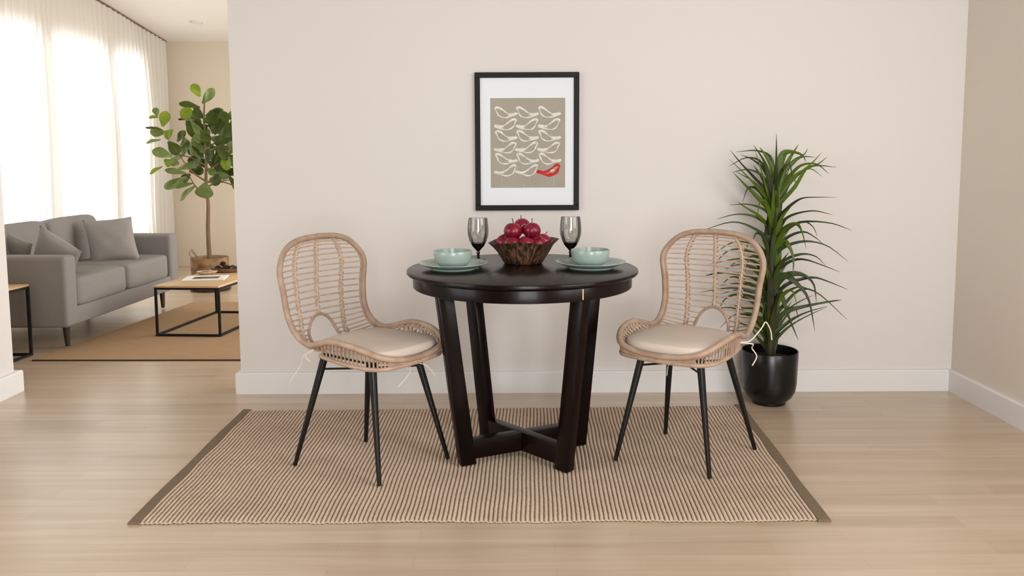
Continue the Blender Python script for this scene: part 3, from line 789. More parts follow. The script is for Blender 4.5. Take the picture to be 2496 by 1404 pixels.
# ---------------------------------------------------------------- dracaena in a black pot
DRAC = [
  [(0.004,0.0,0.996),(-0.011,0.0,1.148),(-0.053,-0.001,1.227),(-0.076,-0.001,1.258)],
  [(-0.004,0.0,1.098),(-0.017,0.005,1.205),(-0.084,0.01,1.241),(-0.186,0.016,1.235)],
  [(0.013,0.0,1.098),(0.031,-0.005,1.21),(0.062,-0.01,1.235),(0.122,-0.015,1.221),(0.144,-0.019,1.187)],
  [(0.024,0.0,1.081),(0.068,0.004,1.193),(0.115,0.007,1.271)],
  [(0.042,0.0,1.064),(0.082,0.008,1.125),(0.135,0.015,1.17),(0.211,0.023,1.175),(0.275,0.03,1.127)],
  [(0.032,0.0,1.018),(0.094,-0.01,1.109),(0.172,-0.02,1.181),(0.214,-0.03,1.231)],
  [(0.027,0.0,0.973),(0.087,-0.032,1.065),(0.129,-0.064,1.154),(0.171,-0.097,1.176),(0.201,-0.129,1.209)],
  [(-0.014,0.0,1.019),(-0.103,-0.028,1.11),(-0.18,-0.056,1.183),(-0.239,-0.084,1.244)],
  [(-0.012,0.0,0.973),(-0.079,-0.027,1.054),(-0.156,-0.053,1.128),(-0.24,-0.08,1.2)],
  [(-0.011,0.0,0.939),(-0.093,0.0,1.03),(-0.151,0.0,1.087),(-0.203,0.0,1.141)],
  [(-0.019,0.0,0.996),(-0.1,-0.02,1.087),(-0.197,-0.039,1.142)],
  [(0.001,0.0,0.905),(-0.047,-0.003,0.957),(-0.127,-0.005,0.983),(-0.216,-0.008,0.98)],
  [(-0.009,0.0,0.854),(-0.073,0.002,0.928),(-0.136,0.004,0.968),(-0.175,0.006,0.996)],
  [(-0.015,0.0,0.865),(-0.088,0.008,0.922),(-0.177,0.015,0.933),(-0.269,0.023,0.909)],
  [(-0.008,0.0,0.791),(-0.072,0.001,0.854),(-0.191,0.002,0.897),(-0.344,0.003,0.856)],
  [(0.029,0.0,0.911),(0.059,-0.039,0.97),(0.1,-0.077,1.011),(0.141,-0.116,1.021),(0.243,-0.154,1.022)],
  [(0.019,0.0,0.854),(0.06,-0.041,0.925),(0.156,-0.082,0.955),(0.237,-0.123,0.939)],
  [(0.015,0.0,0.797),(0.045,-0.039,0.857),(0.109,-0.078,0.902),(0.227,-0.118,0.9),(0.316,-0.157,0.868)],
  [(0.015,0.0,0.791),(0.042,-0.016,0.855),(0.092,-0.033,0.89),(0.121,-0.049,0.858),(0.14,-0.065,0.772)],
  [(0.02,0.0,0.808),(0.065,0.001,0.865),(0.149,0.002,0.896),(0.196,0.004,0.87),(0.218,0.005,0.824)],
  [(0.021,0.0,0.768),(0.075,-0.004,0.825),(0.147,-0.007,0.848),(0.203,-0.011,0.82),(0.243,-0.015,0.786)],
  [(0.017,0.0,0.734),(0.058,-0.026,0.782),(0.143,-0.052,0.807),(0.235,-0.078,0.787),(0.327,-0.104,0.714)],
  [(0.019,0.0,0.653),(0.055,-0.023,0.713),(0.125,-0.046,0.744),(0.184,-0.068,0.736),(0.224,-0.091,0.696)],
  [(0.019,0.0,0.642),(0.068,-0.036,0.704),(0.127,-0.072,0.722),(0.209,-0.108,0.696),(0.273,-0.145,0.67)],
  [(0.016,0.0,0.745),(0.043,-0.017,0.793),(0.06,-0.035,0.792),(0.084,-0.052,0.728),(0.078,-0.07,0.635)],
  [(0.005,0.0,0.734),(-0.009,0.004,0.653),(-0.019,0.007,0.548),(-0.007,0.011,0.466),(0.01,0.015,0.419)],
  [(0.033,0.0,0.538),(0.075,-0.025,0.599),(0.178,-0.049,0.631),(0.253,-0.074,0.612),(0.334,-0.098,0.578)],
  [(0.013,0.0,0.882),(-0.057,-0.024,1.099),(-0.113,-0.048,1.249)],
  [(-0.001,0.0,0.973),(-0.056,-0.014,1.166),(-0.139,-0.028,1.208),(-0.232,-0.042,1.167)],
  [(0.023,0.0,0.939),(0.076,0.003,1.086),(0.183,0.007,1.164),(0.303,0.01,1.159)],
  [(0.003,0.0,1.041),(-0.054,-0.009,1.149),(-0.114,-0.018,1.199),(-0.173,-0.027,1.222)],
  [(0.0,0.0,0.939),(-0.042,0.006,1.098),(-0.115,0.013,1.149),(-0.198,0.019,1.138)],
  [(0.015,0.0,0.905),(0.005,-0.038,1.02),(-0.005,-0.076,1.122)],
  [(0.007,0.0,0.871),(-0.015,-0.034,0.987),(-0.023,-0.068,1.083)],
  [(0.018,0.0,0.779),(0.007,-0.017,0.884),(0.002,-0.034,0.964)],
  [(0.026,0.0,1.109),(0.072,-0.004,1.165),(0.125,-0.007,1.209),(0.191,-0.011,1.208)],
  [(0.037,0.0,1.041),(0.083,-0.038,1.121),(0.141,-0.076,1.154),(0.185,-0.115,1.119)],
  [(0.018,0.0,1.092),(0.079,-0.014,1.187),(0.129,-0.028,1.221),(0.142,-0.042,1.251)],
  [(0.01,0.0,0.562),(0.051,-0.025,0.634),(0.123,-0.049,0.647),(0.176,-0.074,0.605),(0.185,-0.098,0.512)],
  [(0.005,0.0,0.563),(0.052,-0.022,0.636),(0.095,-0.045,0.611),(0.156,-0.067,0.532),(0.185,-0.09,0.375)],
  [(0.009,0.0,0.578),(0.043,-0.01,0.543),(0.078,-0.02,0.441),(0.127,-0.03,0.32)],
  [(0.016,0.0,0.332),(0.087,-0.012,0.408),(0.159,-0.023,0.452),(0.261,-0.035,0.487)],
  [(0.009,0.0,0.374),(0.057,-0.022,0.452),(0.14,-0.044,0.487),(0.263,-0.066,0.516),(0.309,-0.088,0.527)],
  [(0.012,0.0,0.285),(0.062,-0.013,0.361),(0.138,-0.025,0.421),(0.26,-0.038,0.485)],
  [(0.003,0.0,0.406),(0.065,0.004,0.488),(0.141,0.008,0.56),(0.231,0.012,0.544),(0.382,0.016,0.411)],
  [(-0.008,0.0,0.448),(0.06,-0.004,0.542),(0.135,-0.007,0.579),(0.196,-0.011,0.558)],
  [(-0.016,0.0,0.568),(-0.065,-0.036,0.626),(-0.193,-0.072,0.652),(-0.288,-0.108,0.665),(-0.379,-0.144,0.651)],
  [(-0.009,0.0,0.5),(-0.069,0.011,0.54),(-0.149,0.022,0.56),(-0.244,0.033,0.537)],
  [(-0.014,0.0,0.479),(-0.09,0.008,0.525),(-0.15,0.016,0.54),(-0.215,0.024,0.517),(-0.243,0.033,0.474)],
  [(-0.013,0.0,0.427),(-0.072,-0.02,0.473),(-0.154,-0.04,0.482),(-0.222,-0.06,0.51)],
  [(-0.015,0.0,0.332),(-0.07,-0.003,0.407),(-0.113,-0.005,0.439),(-0.185,-0.008,0.44),(-0.252,-0.01,0.375)],
  [(-0.016,0.0,0.364),(-0.097,-0.021,0.442),(-0.206,-0.041,0.483),(-0.293,-0.062,0.482)],
  [(-0.015,0.0,0.526),(-0.088,-0.015,0.586),(-0.185,-0.029,0.599),(-0.26,-0.044,0.592)],
  [(-0.015,0.0,0.301),(-0.059,-0.005,0.365),(-0.113,-0.009,0.387),(-0.187,-0.014,0.41),(-0.224,-0.019,0.416)],
  [(-0.004,0.0,0.28),(-0.03,-0.041,0.394),(-0.056,-0.082,0.495)],
  [(-0.001,0.0,0.28),(0.015,0.002,0.374),(0.04,0.003,0.447)],
  [(-0.019,0.0,0.269),(-0.07,-0.01,0.335),(-0.116,-0.02,0.41)],
  [(0.004,0.0,0.29),(0.046,0.001,0.384),(0.096,0.002,0.452),(0.172,0.003,0.488)],
  [(-0.015,0.0,0.406),(-0.075,-0.017,0.431),(-0.152,-0.035,0.435),(-0.188,-0.052,0.459)],
  [(-0.02,0.0,0.604),(-0.076,-0.003,0.667),(-0.159,-0.006,0.689),(-0.237,-0.009,0.669)],
  [(0.001,0.0,0.301),(0.027,-0.006,0.407),(0.11,-0.012,0.491),(0.199,-0.018,0.539)],
  [(-0.014,0.0,0.724),(-0.095,-0.027,0.793),(-0.172,-0.054,0.805),(-0.233,-0.081,0.8),(-0.321,-0.109,0.748)],
  [(-0.019,0.0,0.692),(-0.114,-0.007,0.753),(-0.214,-0.013,0.76),(-0.295,-0.02,0.685)],
  [(-0.012,0.0,0.637),(-0.108,-0.024,0.712),(-0.196,-0.048,0.721),(-0.324,-0.073,0.7)],
  [(-0.016,0.0,0.593),(-0.111,-0.036,0.675),(-0.186,-0.073,0.713),(-0.254,-0.109,0.678)],
  [(-0.01,0.0,0.549),(-0.096,0.01,0.625),(-0.202,0.02,0.646),(-0.338,0.031,0.626)],
  [(-0.008,0.0,0.483),(-0.077,0.01,0.548),(-0.173,0.021,0.569),(-0.252,0.031,0.562),(-0.343,0.041,0.544)],
  [(-0.014,0.0,0.516),(-0.125,0.0,0.605),(-0.196,0.0,0.627),(-0.25,-0.001,0.583)],
  [(-0.012,0.0,0.428),(-0.087,-0.024,0.499),(-0.176,-0.049,0.547),(-0.236,-0.073,0.541),(-0.273,-0.097,0.5)],
]

t = thing('potted_dracaena', 'tall dracaena with arching strap leaves in a glossy black pot by the wall', 'plant', (1.268, 3.87, 0))
bm = bmesh.new()
lathe(bm, [(0, 0), (.080, 0), (.082, .003), (.082, .012), (.088, .018), (.108, .036), (.124, .066), (.130, .105), (.1325, .18), (.1345, .263), (.1330, .2655), (.1290, .263), (.1265, .22), (0, .22)], 72)
link('pot', bm, M['pot'], t)
bm = bmesh.new(); lathe(bm, [(.1262, .221), (.10, .226), (.05, .231), (0, .233)], 40); link('soil', bm, M['soil'], t)
bm = bmesh.new()
tube(bm, spline([(0, 0, .22), (.004, .003, .45), (0, 0, .75), (.004, 0, 1.02)], 24), lambda s: .020-.012*s, 10)
link('stem', bm, M['drac3'], t)
def strap(bm, pts, w, mi, rnd):
    P = spline(pts, 18); n = len(P)
    tw = rnd.uniform(-.5, .5)
    L_, R2, Mi = [], [], []
    for i, p in enumerate(P):
        s = i/(n-1)
        d = (P[min(i+1, n-1)]-P[max(i-1, 0)]).normalized()
        side = d.cross(Vector((0, -1, .25+tw))).normalized()
        if side.length < .1: side = Vector((1, 0, 0))
        nrm = side.cross(d)
        ww = w*(.6+.4*math.sin(PI*min(1, s*1.25+.12)))*(1-s**2.6)+.0006
        Mi.append(bm.verts.new(p-nrm*ww*.22)); L_.append(bm.verts.new(p-side*ww+nrm*ww*.12)); R2.append(bm.verts.new(p+side*ww+nrm*ww*.12))
    for i in range(n-1):
        for a, b_ in ((L_, Mi), (Mi, R2)):
            f = bm.faces.new((a[i], b_[i], b_[i+1], a[i+1])); f.material_index = mi
rnd = random.Random(21)
bm = bmesh.new()
BROAD = {0: 2, 2: 2.1, 3: 2.3, 4: 1.3, 6: 1.3, 9: 1.3, 12: 1.4, 18: 1.5, 24: 2.0, 25: 2.2, 32: 1.4, 33: 1.6, 34: 1.7, 38: 2.0, 39: 2.1, 40: 2.2, 41: 1.3, 42: 1.3, 55: 1.4, 56: 1.4, 33+5: 1.8}
YOUNG = {0, 2, 3, 4, 5, 6, 8, 9, 12, 24, 25, 27, 33, 36, 37}
for i, lf in enumerate(DRAC):
    w = .0088*BROAD.get(i, 1)*rnd.uniform(.85, 1.15)
    mi = 1 if i in YOUNG else (2 if rnd.random() < .25 and i < 38 else 0)
    b0 = lf[0]; root = (b0[0]*.15, b0[1]*.2, b0[2]-.055)
    lf2 = [root, (b0[0]*.75, b0[1], b0[2])]+list(lf[1:])
    strap(bm, lf2, w, mi, rnd)
for i in range(14):      # leaves on the side turned to the wall and to the room, short
    a = rnd.uniform(0, 2*PI); z = .30+.055*i; l = rnd.uniform(.16, .3)
    dx, dy = math.cos(a)*l*.7, -abs(math.sin(a))*l*.9 if i % 3 else .10
    strap(bm, [(0, 0, z), (dx*.4, dy*.4, z+.13), (dx*.8, dy*.8, z+.16), (dx, dy, z+.09)], .009, 0 if i % 2 else 1, rnd)
for i in range(26):      # broad leaf bases hugging the cane
    a = 2.4*i; z = .235+.030*i; l = rnd.uniform(.20, .30); sp = rnd.uniform(.03, .085)
    dx, dy = math.cos(a), math.sin(a)*(.9 if math.sin(a) < 0 else .6)
    strap(bm, [(dx*.012, dy*.012, z), (dx*.026, dy*.026, z+l*.35), (dx*sp*.7, dy*sp*.7, z+l*.7), (dx*sp*1.5, dy*sp*1.5, z+l)], .0165, (0, 0, 2, 1, 0)[i % 5], rnd)
tube(bm, [(0, -.004, 1.0), (.006, -.006, 1.12), (.004, -.008, 1.22), (.002, -.008, 1.322)], [.009, .0075, .0045, .0006], 6)
link('foliage', bm, [M['drac'], M['drac2'], M['drac3']], t, keep=True)

# ---------------------------------------------------------------- living room: jute rug
bm = bmesh.new()
P = [(-2.905, 4.745), (-.75, 4.72), (-.55, 6.68), (-2.70, 6.68)]
lo = [bm.verts.new((x, y, .0005)) for x, y in P]; hi = [bm.verts.new((x, y, .007)) for x, y in P]
bm.faces.new(hi); bm.faces.new(lo[::-1])
for i in range(4): bm.faces.new((lo[i], lo[(i+1) % 4], hi[(i+1) % 4], hi[i]))
jr = thing('jute_rug', 'flat tan jute rug under the coffee table in the living room', 'rug')
link('woven_field', bm, M['jute'], jr, False)
bm = bmesh.new(); pts = [(x, y, .005) for x, y in P]; 
tube(bm, [pts[0], pts[1]], .0042, 6)
link('front_shadow_strip', bm, M['dark_leg'], jr)  # dark strip drawn in for the shadow line along the front edge

# ---------------------------------------------------------------- sofa
t = thing('sofa', 'grey upholstered two seat sofa with dark tapered legs in front of the curtains', 'sofa', (-3.14, 5.73, 0), math.radians(-2.0))
# local: x depth (front is +x), y length
X0, X1, Yh = -.43, .385, .785
bm = bmesh.new(); box(bm, X0, X1-.012, -Yh+.02, Yh-.02, .16, .275, .012, 3); link('base', bm, M['sofa'], t)
for s in (-1, 1):
    bm = bmesh.new(); y0, y1 = (s*Yh, s*(Yh-.135)) if s < 0 else (s*(Yh-.135), s*Yh)
    vs = box(bm, X0, X1, y0, y1, .158, .612, .028, 4)
    link('armrest', bm, M['sofa'], t)
bm = bmesh.new(); box(bm, X0-.02, X0+.13, -Yh+.01, Yh-.01, .16, .70, .03, 4, ); link('back_frame', bm, M['sofa'], t)
for s in (-1, 1):
    bm = bmesh.new(); puff(bm, (.12, s*.3235, .362), (.262, .3225, .098), 9, 12)
    link('seat_cushion', bm, M['sofa'], t)
    bm = bmesh.new(); Mt = Matrix.Rotation(math.radians(-12), 3, 'Y')
    puff(bm, (-.235, s*.322, .595), (.085, .318, .185), 6, 12, Mt)
    for v in bm.verts:       # soft centre dimple
        d = ((v.co.y-s*.322)**2+(v.co.z-.60)**2)**.5
        if v.co.x > -.22: v.co.x -= .014*math.exp(-(d/.05)**2)
    link('back_cushion', bm, M['sofa'], t)
for x in (X0+.08, X1-.11):
    for y in (-Yh+.16, Yh-.09):
        bm = bmesh.new(); tube(bm, [(x, y, .162), (x+.004, y, .0095)], [.023, .014], 12); link('leg', bm, M['dark_leg'], t)

def pillow(c, U, V, T, label, seed):
    rnd = random.Random(seed); U = Vector(U); V = Vector(V); Nn = U.cross(V).normalized(); n = 22
    bm = bmesh.new(); F_, B_ = [], []
    for j in range(n+1):
        fr, br_ = [], []
        for i in range(n+1):
            u = -1+2*i/n; v = -1+2*j/n
            pin = 1-.07*(1-u*u)*abs(v)**3; pin2 = 1-.07*(1-v*v)*abs(u)**3
            th = T*((1-abs(u)**2.6)*(1-abs(v)**2.6))**.5*(1+.04*math.sin(7*u+seed)*math.sin(6*v))
            p = Vector(c)+U*u*pin2*.5+V*v*pin*.5
            fr.append(bm.verts.new(p+Nn*th)); br_.append(bm.verts.new(p-Nn*th))
        F_.append(fr); B_.append(br_)
    for j in range(n):
        for i in range(n):
            bm.faces.new((F_[j][i], F_[j][i+1], F_[j+1][i+1], F_[j+1][i])); bm.faces.new((B_[j][i], B_[j+1][i], B_[j+1][i+1], B_[j][i+1]))
    bmesh.ops.remove_doubles(bm, verts=bm.verts, dist=.0004)
    o = link('throw_pillow', bm, M['pillow'])
    tag(o, label, 'pillow', 'grey throw pillows on the sofa')
pillow((-3.03, 6.02, .605), (.315, .12, .018), (-.115, .13, .315), .062, 'square grey pillow leaning back at the end of the sofa next to the fig tree', 1)
pillow((-3.045, 5.30, .560), (.24, .05, -.18), (.13, -.08, .27), .062, 'grey pillow behind the near armrest, touching the seat cushion side', 2)
pillow((-3.345, 5.31, .575), (.22, .03, -.12), (.10, -.08, .28), .060, 'grey pillow in the near back corner of the sofa, behind another pillow', 3)

# ---------------------------------------------------------------- tables with wire frames
def wire_table(name, label, P, ztop, zbot=.006, r=.0075, cat='table', tt=.014):
    c = sum((Vector(p) for p in P), Vector((0, 0)))/4
    t = thing(name, label, cat, (c.x, c.y, zbot))
    Q = [Vector((p[0]-c.x, p[1]-c.y)) for p in P]
    bm = bmesh.new()
    lo = [bm.verts.new((q.x*1.012, q.y*1.008, ztop-tt-zbot)) for q in Q]; hi = [bm.verts.new((q.x*1.012, q.y*1.008, ztop-zbot)) for q in Q]
    bm.faces.new(hi); bm.faces.new(lo[::-1])
    for i in range(4): bm.faces.new((lo[i], lo[(i+1) % 4], hi[(i+1) % 4], hi[i]))
    bmesh.ops.recalc_face_normals(bm, faces=bm.faces)
    bmesh.ops.bevel(bm, geom=list(bm.edges), offset=.003, segments=2, affect='EDGES', profile=.5)
    link('tabletop', bm, M['oak_top'], t)
    zt = ztop-tt-zbot-r
    ins = [q*.975 for q in Q]
    def sq(bm, a, b_):
        d = (b_-a).normalized(); u = d.cross(Vector((0, 0, 1))) if abs(d.z) < .9 else Vector((1, 0, 0)); u.normalize(); w = d.cross(u)
        vs_ = [[bm.verts.new(p+u*r*i+w*r*j) for i, j in ((-1, -1), (1, -1), (1, 1), (-1, 1))] for p in (a, b_)]
        for k in range(4): bm.faces.new((vs_[0][k], vs_[0][(k+1) % 4], vs_[1][(k+1) % 4], vs_[1][k]))
        bm.faces.new(vs_[0][::-1]); bm.faces.new(vs_[1])
    for q in ins:
        bm = bmesh.new(); sq(bm, Vector((q.x, q.y, 0)), Vector((q.x, q.y, zt+r))); link('leg', bm, M['black_metal_matte'], t, False)
    for nm, z in (('upper_frame', zt), ('lower_frame', r)):
        bm = bmesh.new()
        for a, b_ in zip(ins, ins[1:]+ins[:1]):
            d = (b_-a).normalized()*r
            sq(bm, Vector((a.x+d.x, a.y+d.y, z)), Vector((b_.x-d.x, b_.y-d.y, z)))
        link(nm, bm, M['black_metal_matte'], t, False)
    return t
wire_table('coffee_table', 'low oak topped coffee table with thin black wire frame on the jute rug', [(-2.435, 5.375), (-1.985, 5.345), (-1.875, 6.175), (-2.325, 6.205)], .357, .0075)
wire_table('side_table', 'small oak topped side table with black frame beside the sofa armrest', [(-3.42, 4.47), (-3.02, 4.47), (-2.985, 4.885), (-3.385, 4.885)], .449, .001)

CT = .357
t = thing('magazine', 'white magazine with a dark cover picture lying on the coffee table', 'magazine', (-2.195, 5.67, CT), math.radians(10)); t.scale = (1.14, 1.14, 1)
bm = bmesh.new(); box(bm, -.125, .125, -.09, .09, .0003, .010, .001, 1); link('pages', bm, M['paper'], t, False)
bm = bmesh.new(); box(bm, -.07, .085, -.055, .035, .0101, .0108); link('cover_picture', bm, M['ink'], t, False)
# tray and small dish
t = thing('wooden_tray', 'long dark wooden tray heaped with pine cones at the back of the coffee table', 'tray', (-2.15, 6.02, CT), math.radians(8))
bm = bmesh.new()
lathe(bm, [(0, .0005), (.10, .0005), (.115, .004), (.130, .022), (.134, .030), (.130, .031), (.118, .020), (.10, .008), (0, .007)], 56)
for v in bm.verts: v.co.y *= .52; v.co.z += .006*(v.co.x/.13)**2*(v.co.z/.03)
link('tray_body', bm, M['tray'], t)
bm = bmesh.new(); tube(bm, spline([(.06, .02, .028), (.085, .01, .055), (.115, 0, .056), (.132, -.01, .030)], 14), .0035, 6); link('handle', bm, M['cone'], t)
def pine_cone(x, y, z, a, s, label):
    bm = bmesh.new()
    rings = 9
    for j in range(rings):
        f = j/(rings-1); z_ = -.024+.05*f; R = .021*math.sin(PI*(.12+.80*f))**.8
        for k in range(8):
            th = 2*PI*k/8+j*.4
            d = Vector((math.cos(th), math.sin(th), 0)); sd = Vector((-d.y, d.x, 0))
            p0 = d*R*.45+Vector((0, 0, z_-.004)); tip = d*R*1.08+Vector((0, 0, z_+.006))
            q = [p0-sd*.004, p0+sd*.004, tip+sd*.0048, tip+d*.001+Vector((0, 0, .002)), tip-sd*.0048]
            up = [bm.verts.new(v) for v in q]; dn = [bm.verts.new(v-Vector((0, 0, .0022))) for v in q]
            bm.faces.new(up); bm.faces.new(dn[::-1])
            for i in range(5): bm.faces.new((up[i], dn[i], dn[(i+1) % 5], up[(i+1) % 5]))
    tube(bm, [(0, 0, -.026), (0, 0, 0), (0, 0, .024)], [.007, .012, .003], 8)
    o = link('pine_cone', bm, M['cone'], smooth=False, loc=(x, y, z)); o.rotation_euler = (1.35, .2, a); o.scale = (s, s, s)
    tag(o, label, 'pine cone', 'pine cones on the wooden tray')
for x, y, z, a, s, lb in ((-2.165, 6.00, .029, .3, 1.0, 'dark pine cone at the tray end nearest the magazine'), (-2.115, 6.02, .030, 1.9, 1.05, 'dark pine cone second along the wooden tray'),
                          (-2.065, 6.02, .029, 2.9, .95, 'dark pine cone in the far half of the tray'), (-2.135, 6.012, .062, 1.1, .85, 'dark pine cone lying on top of two others'),
                          (-2.020, 6.035, .029, .9, .9, 'dark pine cone at the tray end under the handle')):
    pine_cone(x-.06, y, CT+z, a, s, lb)
t = thing('shell_dish', 'small pale brown shell dish on the coffee table next to the tray', 'dish', (-2.275, 5.90, CT), .3)
bm = bmesh.new()
lathe(bm, [(0, .0005), (.045, .0005), (.060, .008), (.072, .020), (.0715, .023), (.068, .021), (.055, .011), (.04, .006), (0, .005)], 40, fn=lambda a, z: 1+.07*math.cos(3*a)+.02*math.cos(11*a))
for v in bm.verts: v.co.y *= .55
link('dish_body', bm, M['shell'], t)
bm = bmesh.new()
lathe(bm, [(0, .006), (.03, .010), (.045, .016), (.03, .022), (0, .024)], 24, fn=lambda a, z: 1+.12*math.cos(5*a))
for v in bm.verts: v.co.y *= .5
link('shell_pieces', bm, M['tray'], t)

# ---------------------------------------------------------------- fiddle leaf fig
FIG = [
  ((-0.018,-0.022,1.771),(-0.073,-0.054,1.884),0.068,2),
  ((0.076,-0.217,1.696),(0.17,-0.184,1.832),0.066,1),
  ((0.083,-0.296,1.66),(-0.1,-0.311,1.699),0.048,0),
  ((-0.173,0.239,1.597),(-0.282,0.169,1.658),0.104,2),
  ((-0.396,0.033,1.507),(-0.353,0.033,1.647),0.078,2),
  ((-0.311,-0.275,1.582),(-0.298,-0.306,1.657),0.053,1),
  ((-0.468,0.122,1.597),(-0.55,0.101,1.597),0.03,2),
  ((-0.415,0.135,1.456),(-0.531,0.075,1.464),0.074,1),
  ((-0.315,-0.157,1.473),(-0.439,-0.223,1.494),0.02,0),
  ((-0.407,0.004,1.389),(-0.567,0.044,1.362),0.029,1),
  ((-0.315,0.054,1.48),(-0.401,0.075,1.4),0.064,2),
  ((-0.304,-0.07,1.369),(-0.217,-0.053,1.253),0.081,0),
  ((-0.157,-0.239,1.365),(-0.066,-0.281,1.455),0.053,0),
  ((-0.255,0.105,1.235),(-0.209,0.119,1.391),0.074,1),
  ((-0.134,-0.047,1.557),(-0.024,-0.116,1.403),0.086,0),
  ((-0.062,-0.14,1.552),(0.059,-0.193,1.392),0.056,1),
  ((0.041,-0.131,1.543),(0.176,-0.106,1.588),0.094,0),
  ((0.28,-0.18,1.514),(0.21,-0.145,1.638),0.064,0),
  ((0.146,0.228,1.54),(0.248,0.155,1.609),0.019,0),
  ((0.087,-0.073,1.448),(0.229,-0.089,1.518),0.09,0),
  ((0.235,-0.286,1.415),(0.407,-0.311,1.482),0.096,0),
  ((-0.052,0.244,1.411),(0.138,0.178,1.363),0.066,1),
  ((-0.028,0.058,1.398),(-0.123,-0.006,1.352),0.074,1),
  ((-0.009,0.047,1.316),(-0.182,0.084,1.253),0.138,1),
  ((0.102,-0.178,1.295),(0.299,-0.257,1.311),0.053,0),
  ((0.286,-0.25,1.267),(0.274,-0.26,1.106),0.079,2),
  ((-0.181,-0.29,1.235),(-0.327,-0.358,1.287),0.075,1),
  ((-0.376,-0.002,1.208),(-0.332,0.038,1.149),0.064,2),
  ((-0.378,-0.048,1.146),(-0.49,-0.076,1.079),0.034,2),
  ((-0.298,0.083,1.116),(-0.048,0.015,1.18),0.055,1),
  ((-0.202,0.048,1.08),(-0.377,-0.01,1.113),0.046,1),
  ((-0.181,0.065,1.098),(-0.06,0.11,1.105),0.078,0),
  ((0.112,-0.267,1.128),(0.183,-0.275,1.076),0.053,1),
  ((0.043,0.064,1.17),(0.189,0.003,1.07),0.101,0),
  ((-0.128,-0.139,1.048),(-0.364,-0.09,0.94),0.064,1),
  ((-0.242,0.299,0.98),(-0.406,0.235,0.945),0.04,1),
  ((-0.154,0.123,0.967),(-0.332,0.167,0.822),0.048,1),
  ((0.047,-0.158,0.994),(0.037,-0.158,0.856),0.134,1),
  ((0.128,-0.274,1.032),(0.244,-0.307,1.015),0.083,0),
  ((0.155,0.104,1.114),(0.265,0.101,1.067),0.056,0),
  ((0.15,0.165,1.057),(0.265,0.096,0.901),0.056,0),
  ((0.247,-0.092,1.233),(0.321,-0.059,1.124),0.063,0),
  ((0.201,0.05,1.351),(0.301,0.029,1.386),0.046,1),
  ((-0.179,-0.059,1.244),(-0.3,-0.011,1.208),0.054,1),
  ((-0.015,0.045,1.605),(0.134,-0.033,1.654),0.037,0),
  ((-0.102,0.18,1.649),(-0.149,0.142,1.702),0.037,0),
  ((-0.226,-0.04,1.172),(-0.293,-0.092,1.19),0.064,1),
  ((0.057,-0.034,1.08),(0.232,-0.071,1.044),0.055,1),
  ((0.065,-0.247,1.469),(0.129,-0.245,1.347),0.071,0),
  ((0.039,-0.238,1.347),(-0.001,-0.216,1.435),0.053,1),
  ((0.212,-0.285,1.293),(0.306,-0.263,1.206),0.061,0),
  ((-0.236,0.185,1.576),(-0.309,0.169,1.581),0.019,0),
  ((-0.017,0.126,1.188),(-0.091,0.078,1.17),0.065,0),
  ((0.125,0.143,1.408),(0.251,0.118,1.352),0.074,0),
  ((0.369,-0.161,1.47),(0.436,-0.116,1.542),0.071,0),
  ((0.339,-0.059,1.349),(0.474,-0.091,1.33),0.081,1),
  ((0.231,0.216,1.214),(0.362,0.184,1.186),0.075,0),
  ((0.247,0.101,1.095),(0.374,0.043,1.022),0.065,1),
  ((0.211,0.206,1.594),(0.313,0.16,1.664),0.056,1),
  ((0.438,-0.27,1.414),(0.529,-0.223,1.432),0.062,0),
  ((0.035,-0.196,1.207),(-0.056,-0.153,1.136),0.062,0),
  ((-0.077,0.292,1.244),(0.035,0.291,1.187),0.076,0),
]

t = thing('fig_tree', 'fiddle leaf fig tree with broad green leaves in a woven basket by the tan wall', 'plant', (-2.80, 7.35, 0))
bm = bmesh.new()
lathe(bm, [(0, .012), (.150, .012), (.158, .02), (.163, .10), (.166, .20), (.168, .296), (.170, .303), (.166, .306), (.160, .300), (.156, .26), (0, .25)], 64, fn=lambda a, z: 1+.006*math.sin(24*a)*math.sin(z*260))
link('basket', bm, M['basket'], t)
bm = bmesh.new(); lathe(bm, [(0, .0), (.155, .0), (.176, .005), (.180, .014), (.176, .015), (.158, .011), (0, .011)], 56); link('saucer', bm, M['dark_leg'], t)
bm = bmesh.new(); lathe(bm, [(.158, .268), (.10, .275), (0, .278)], 40); link('soil', bm, M['soil'], t)
bm = bmesh.new()
TR = [(.0, 0, .26), (-.004, 0, .55), (.006, .003, .80), (-.004, 0, 1.0), (.006, 0, 1.25), (.0, .0, 1.55), (.012, 0, 1.75)]
tube(bm, spline(TR, 40), lambda s: .0215-.015*s, 12)
tube(bm, spline([(.0, 0, .87), (-.09, -.03, .96), (-.15, -.04, 1.08)], 10), [.009-.0006*i for i in range(10)], 8)
link('trunk', bm, M['trunk'], t)
for b0, b1, b2 in (((0, 0, 1.0), (-.13, -.05, 1.12), (-.33, -.06, 1.42)), ((0, 0, 1.15), (-.14, .03, 1.22), (-.30, .02, 1.26)), ((0, 0, 1.1), (.16, -.03, 1.20), (.33, -.04, 1.45)),
                   ((0, 0, 1.0), (.17, .03, .99), (.38, .05, .88)), ((0, 0, 1.3), (.12, .02, 1.38), (.25, .0, 1.5)), ((0, 0, 1.35), (-.06, .0, 1.48), (-.12, 0, 1.58)), ((0, 0, .95), (.10, .02, 1.0), (.25, .04, 1.02))):
    bm = bmesh.new(); tube(bm, spline([b0, b1, b2], 12), [.009-.0005*i for i in range(12)], 7); link('branch', bm, M['trunk'], t)
bm = bmesh.new(); 
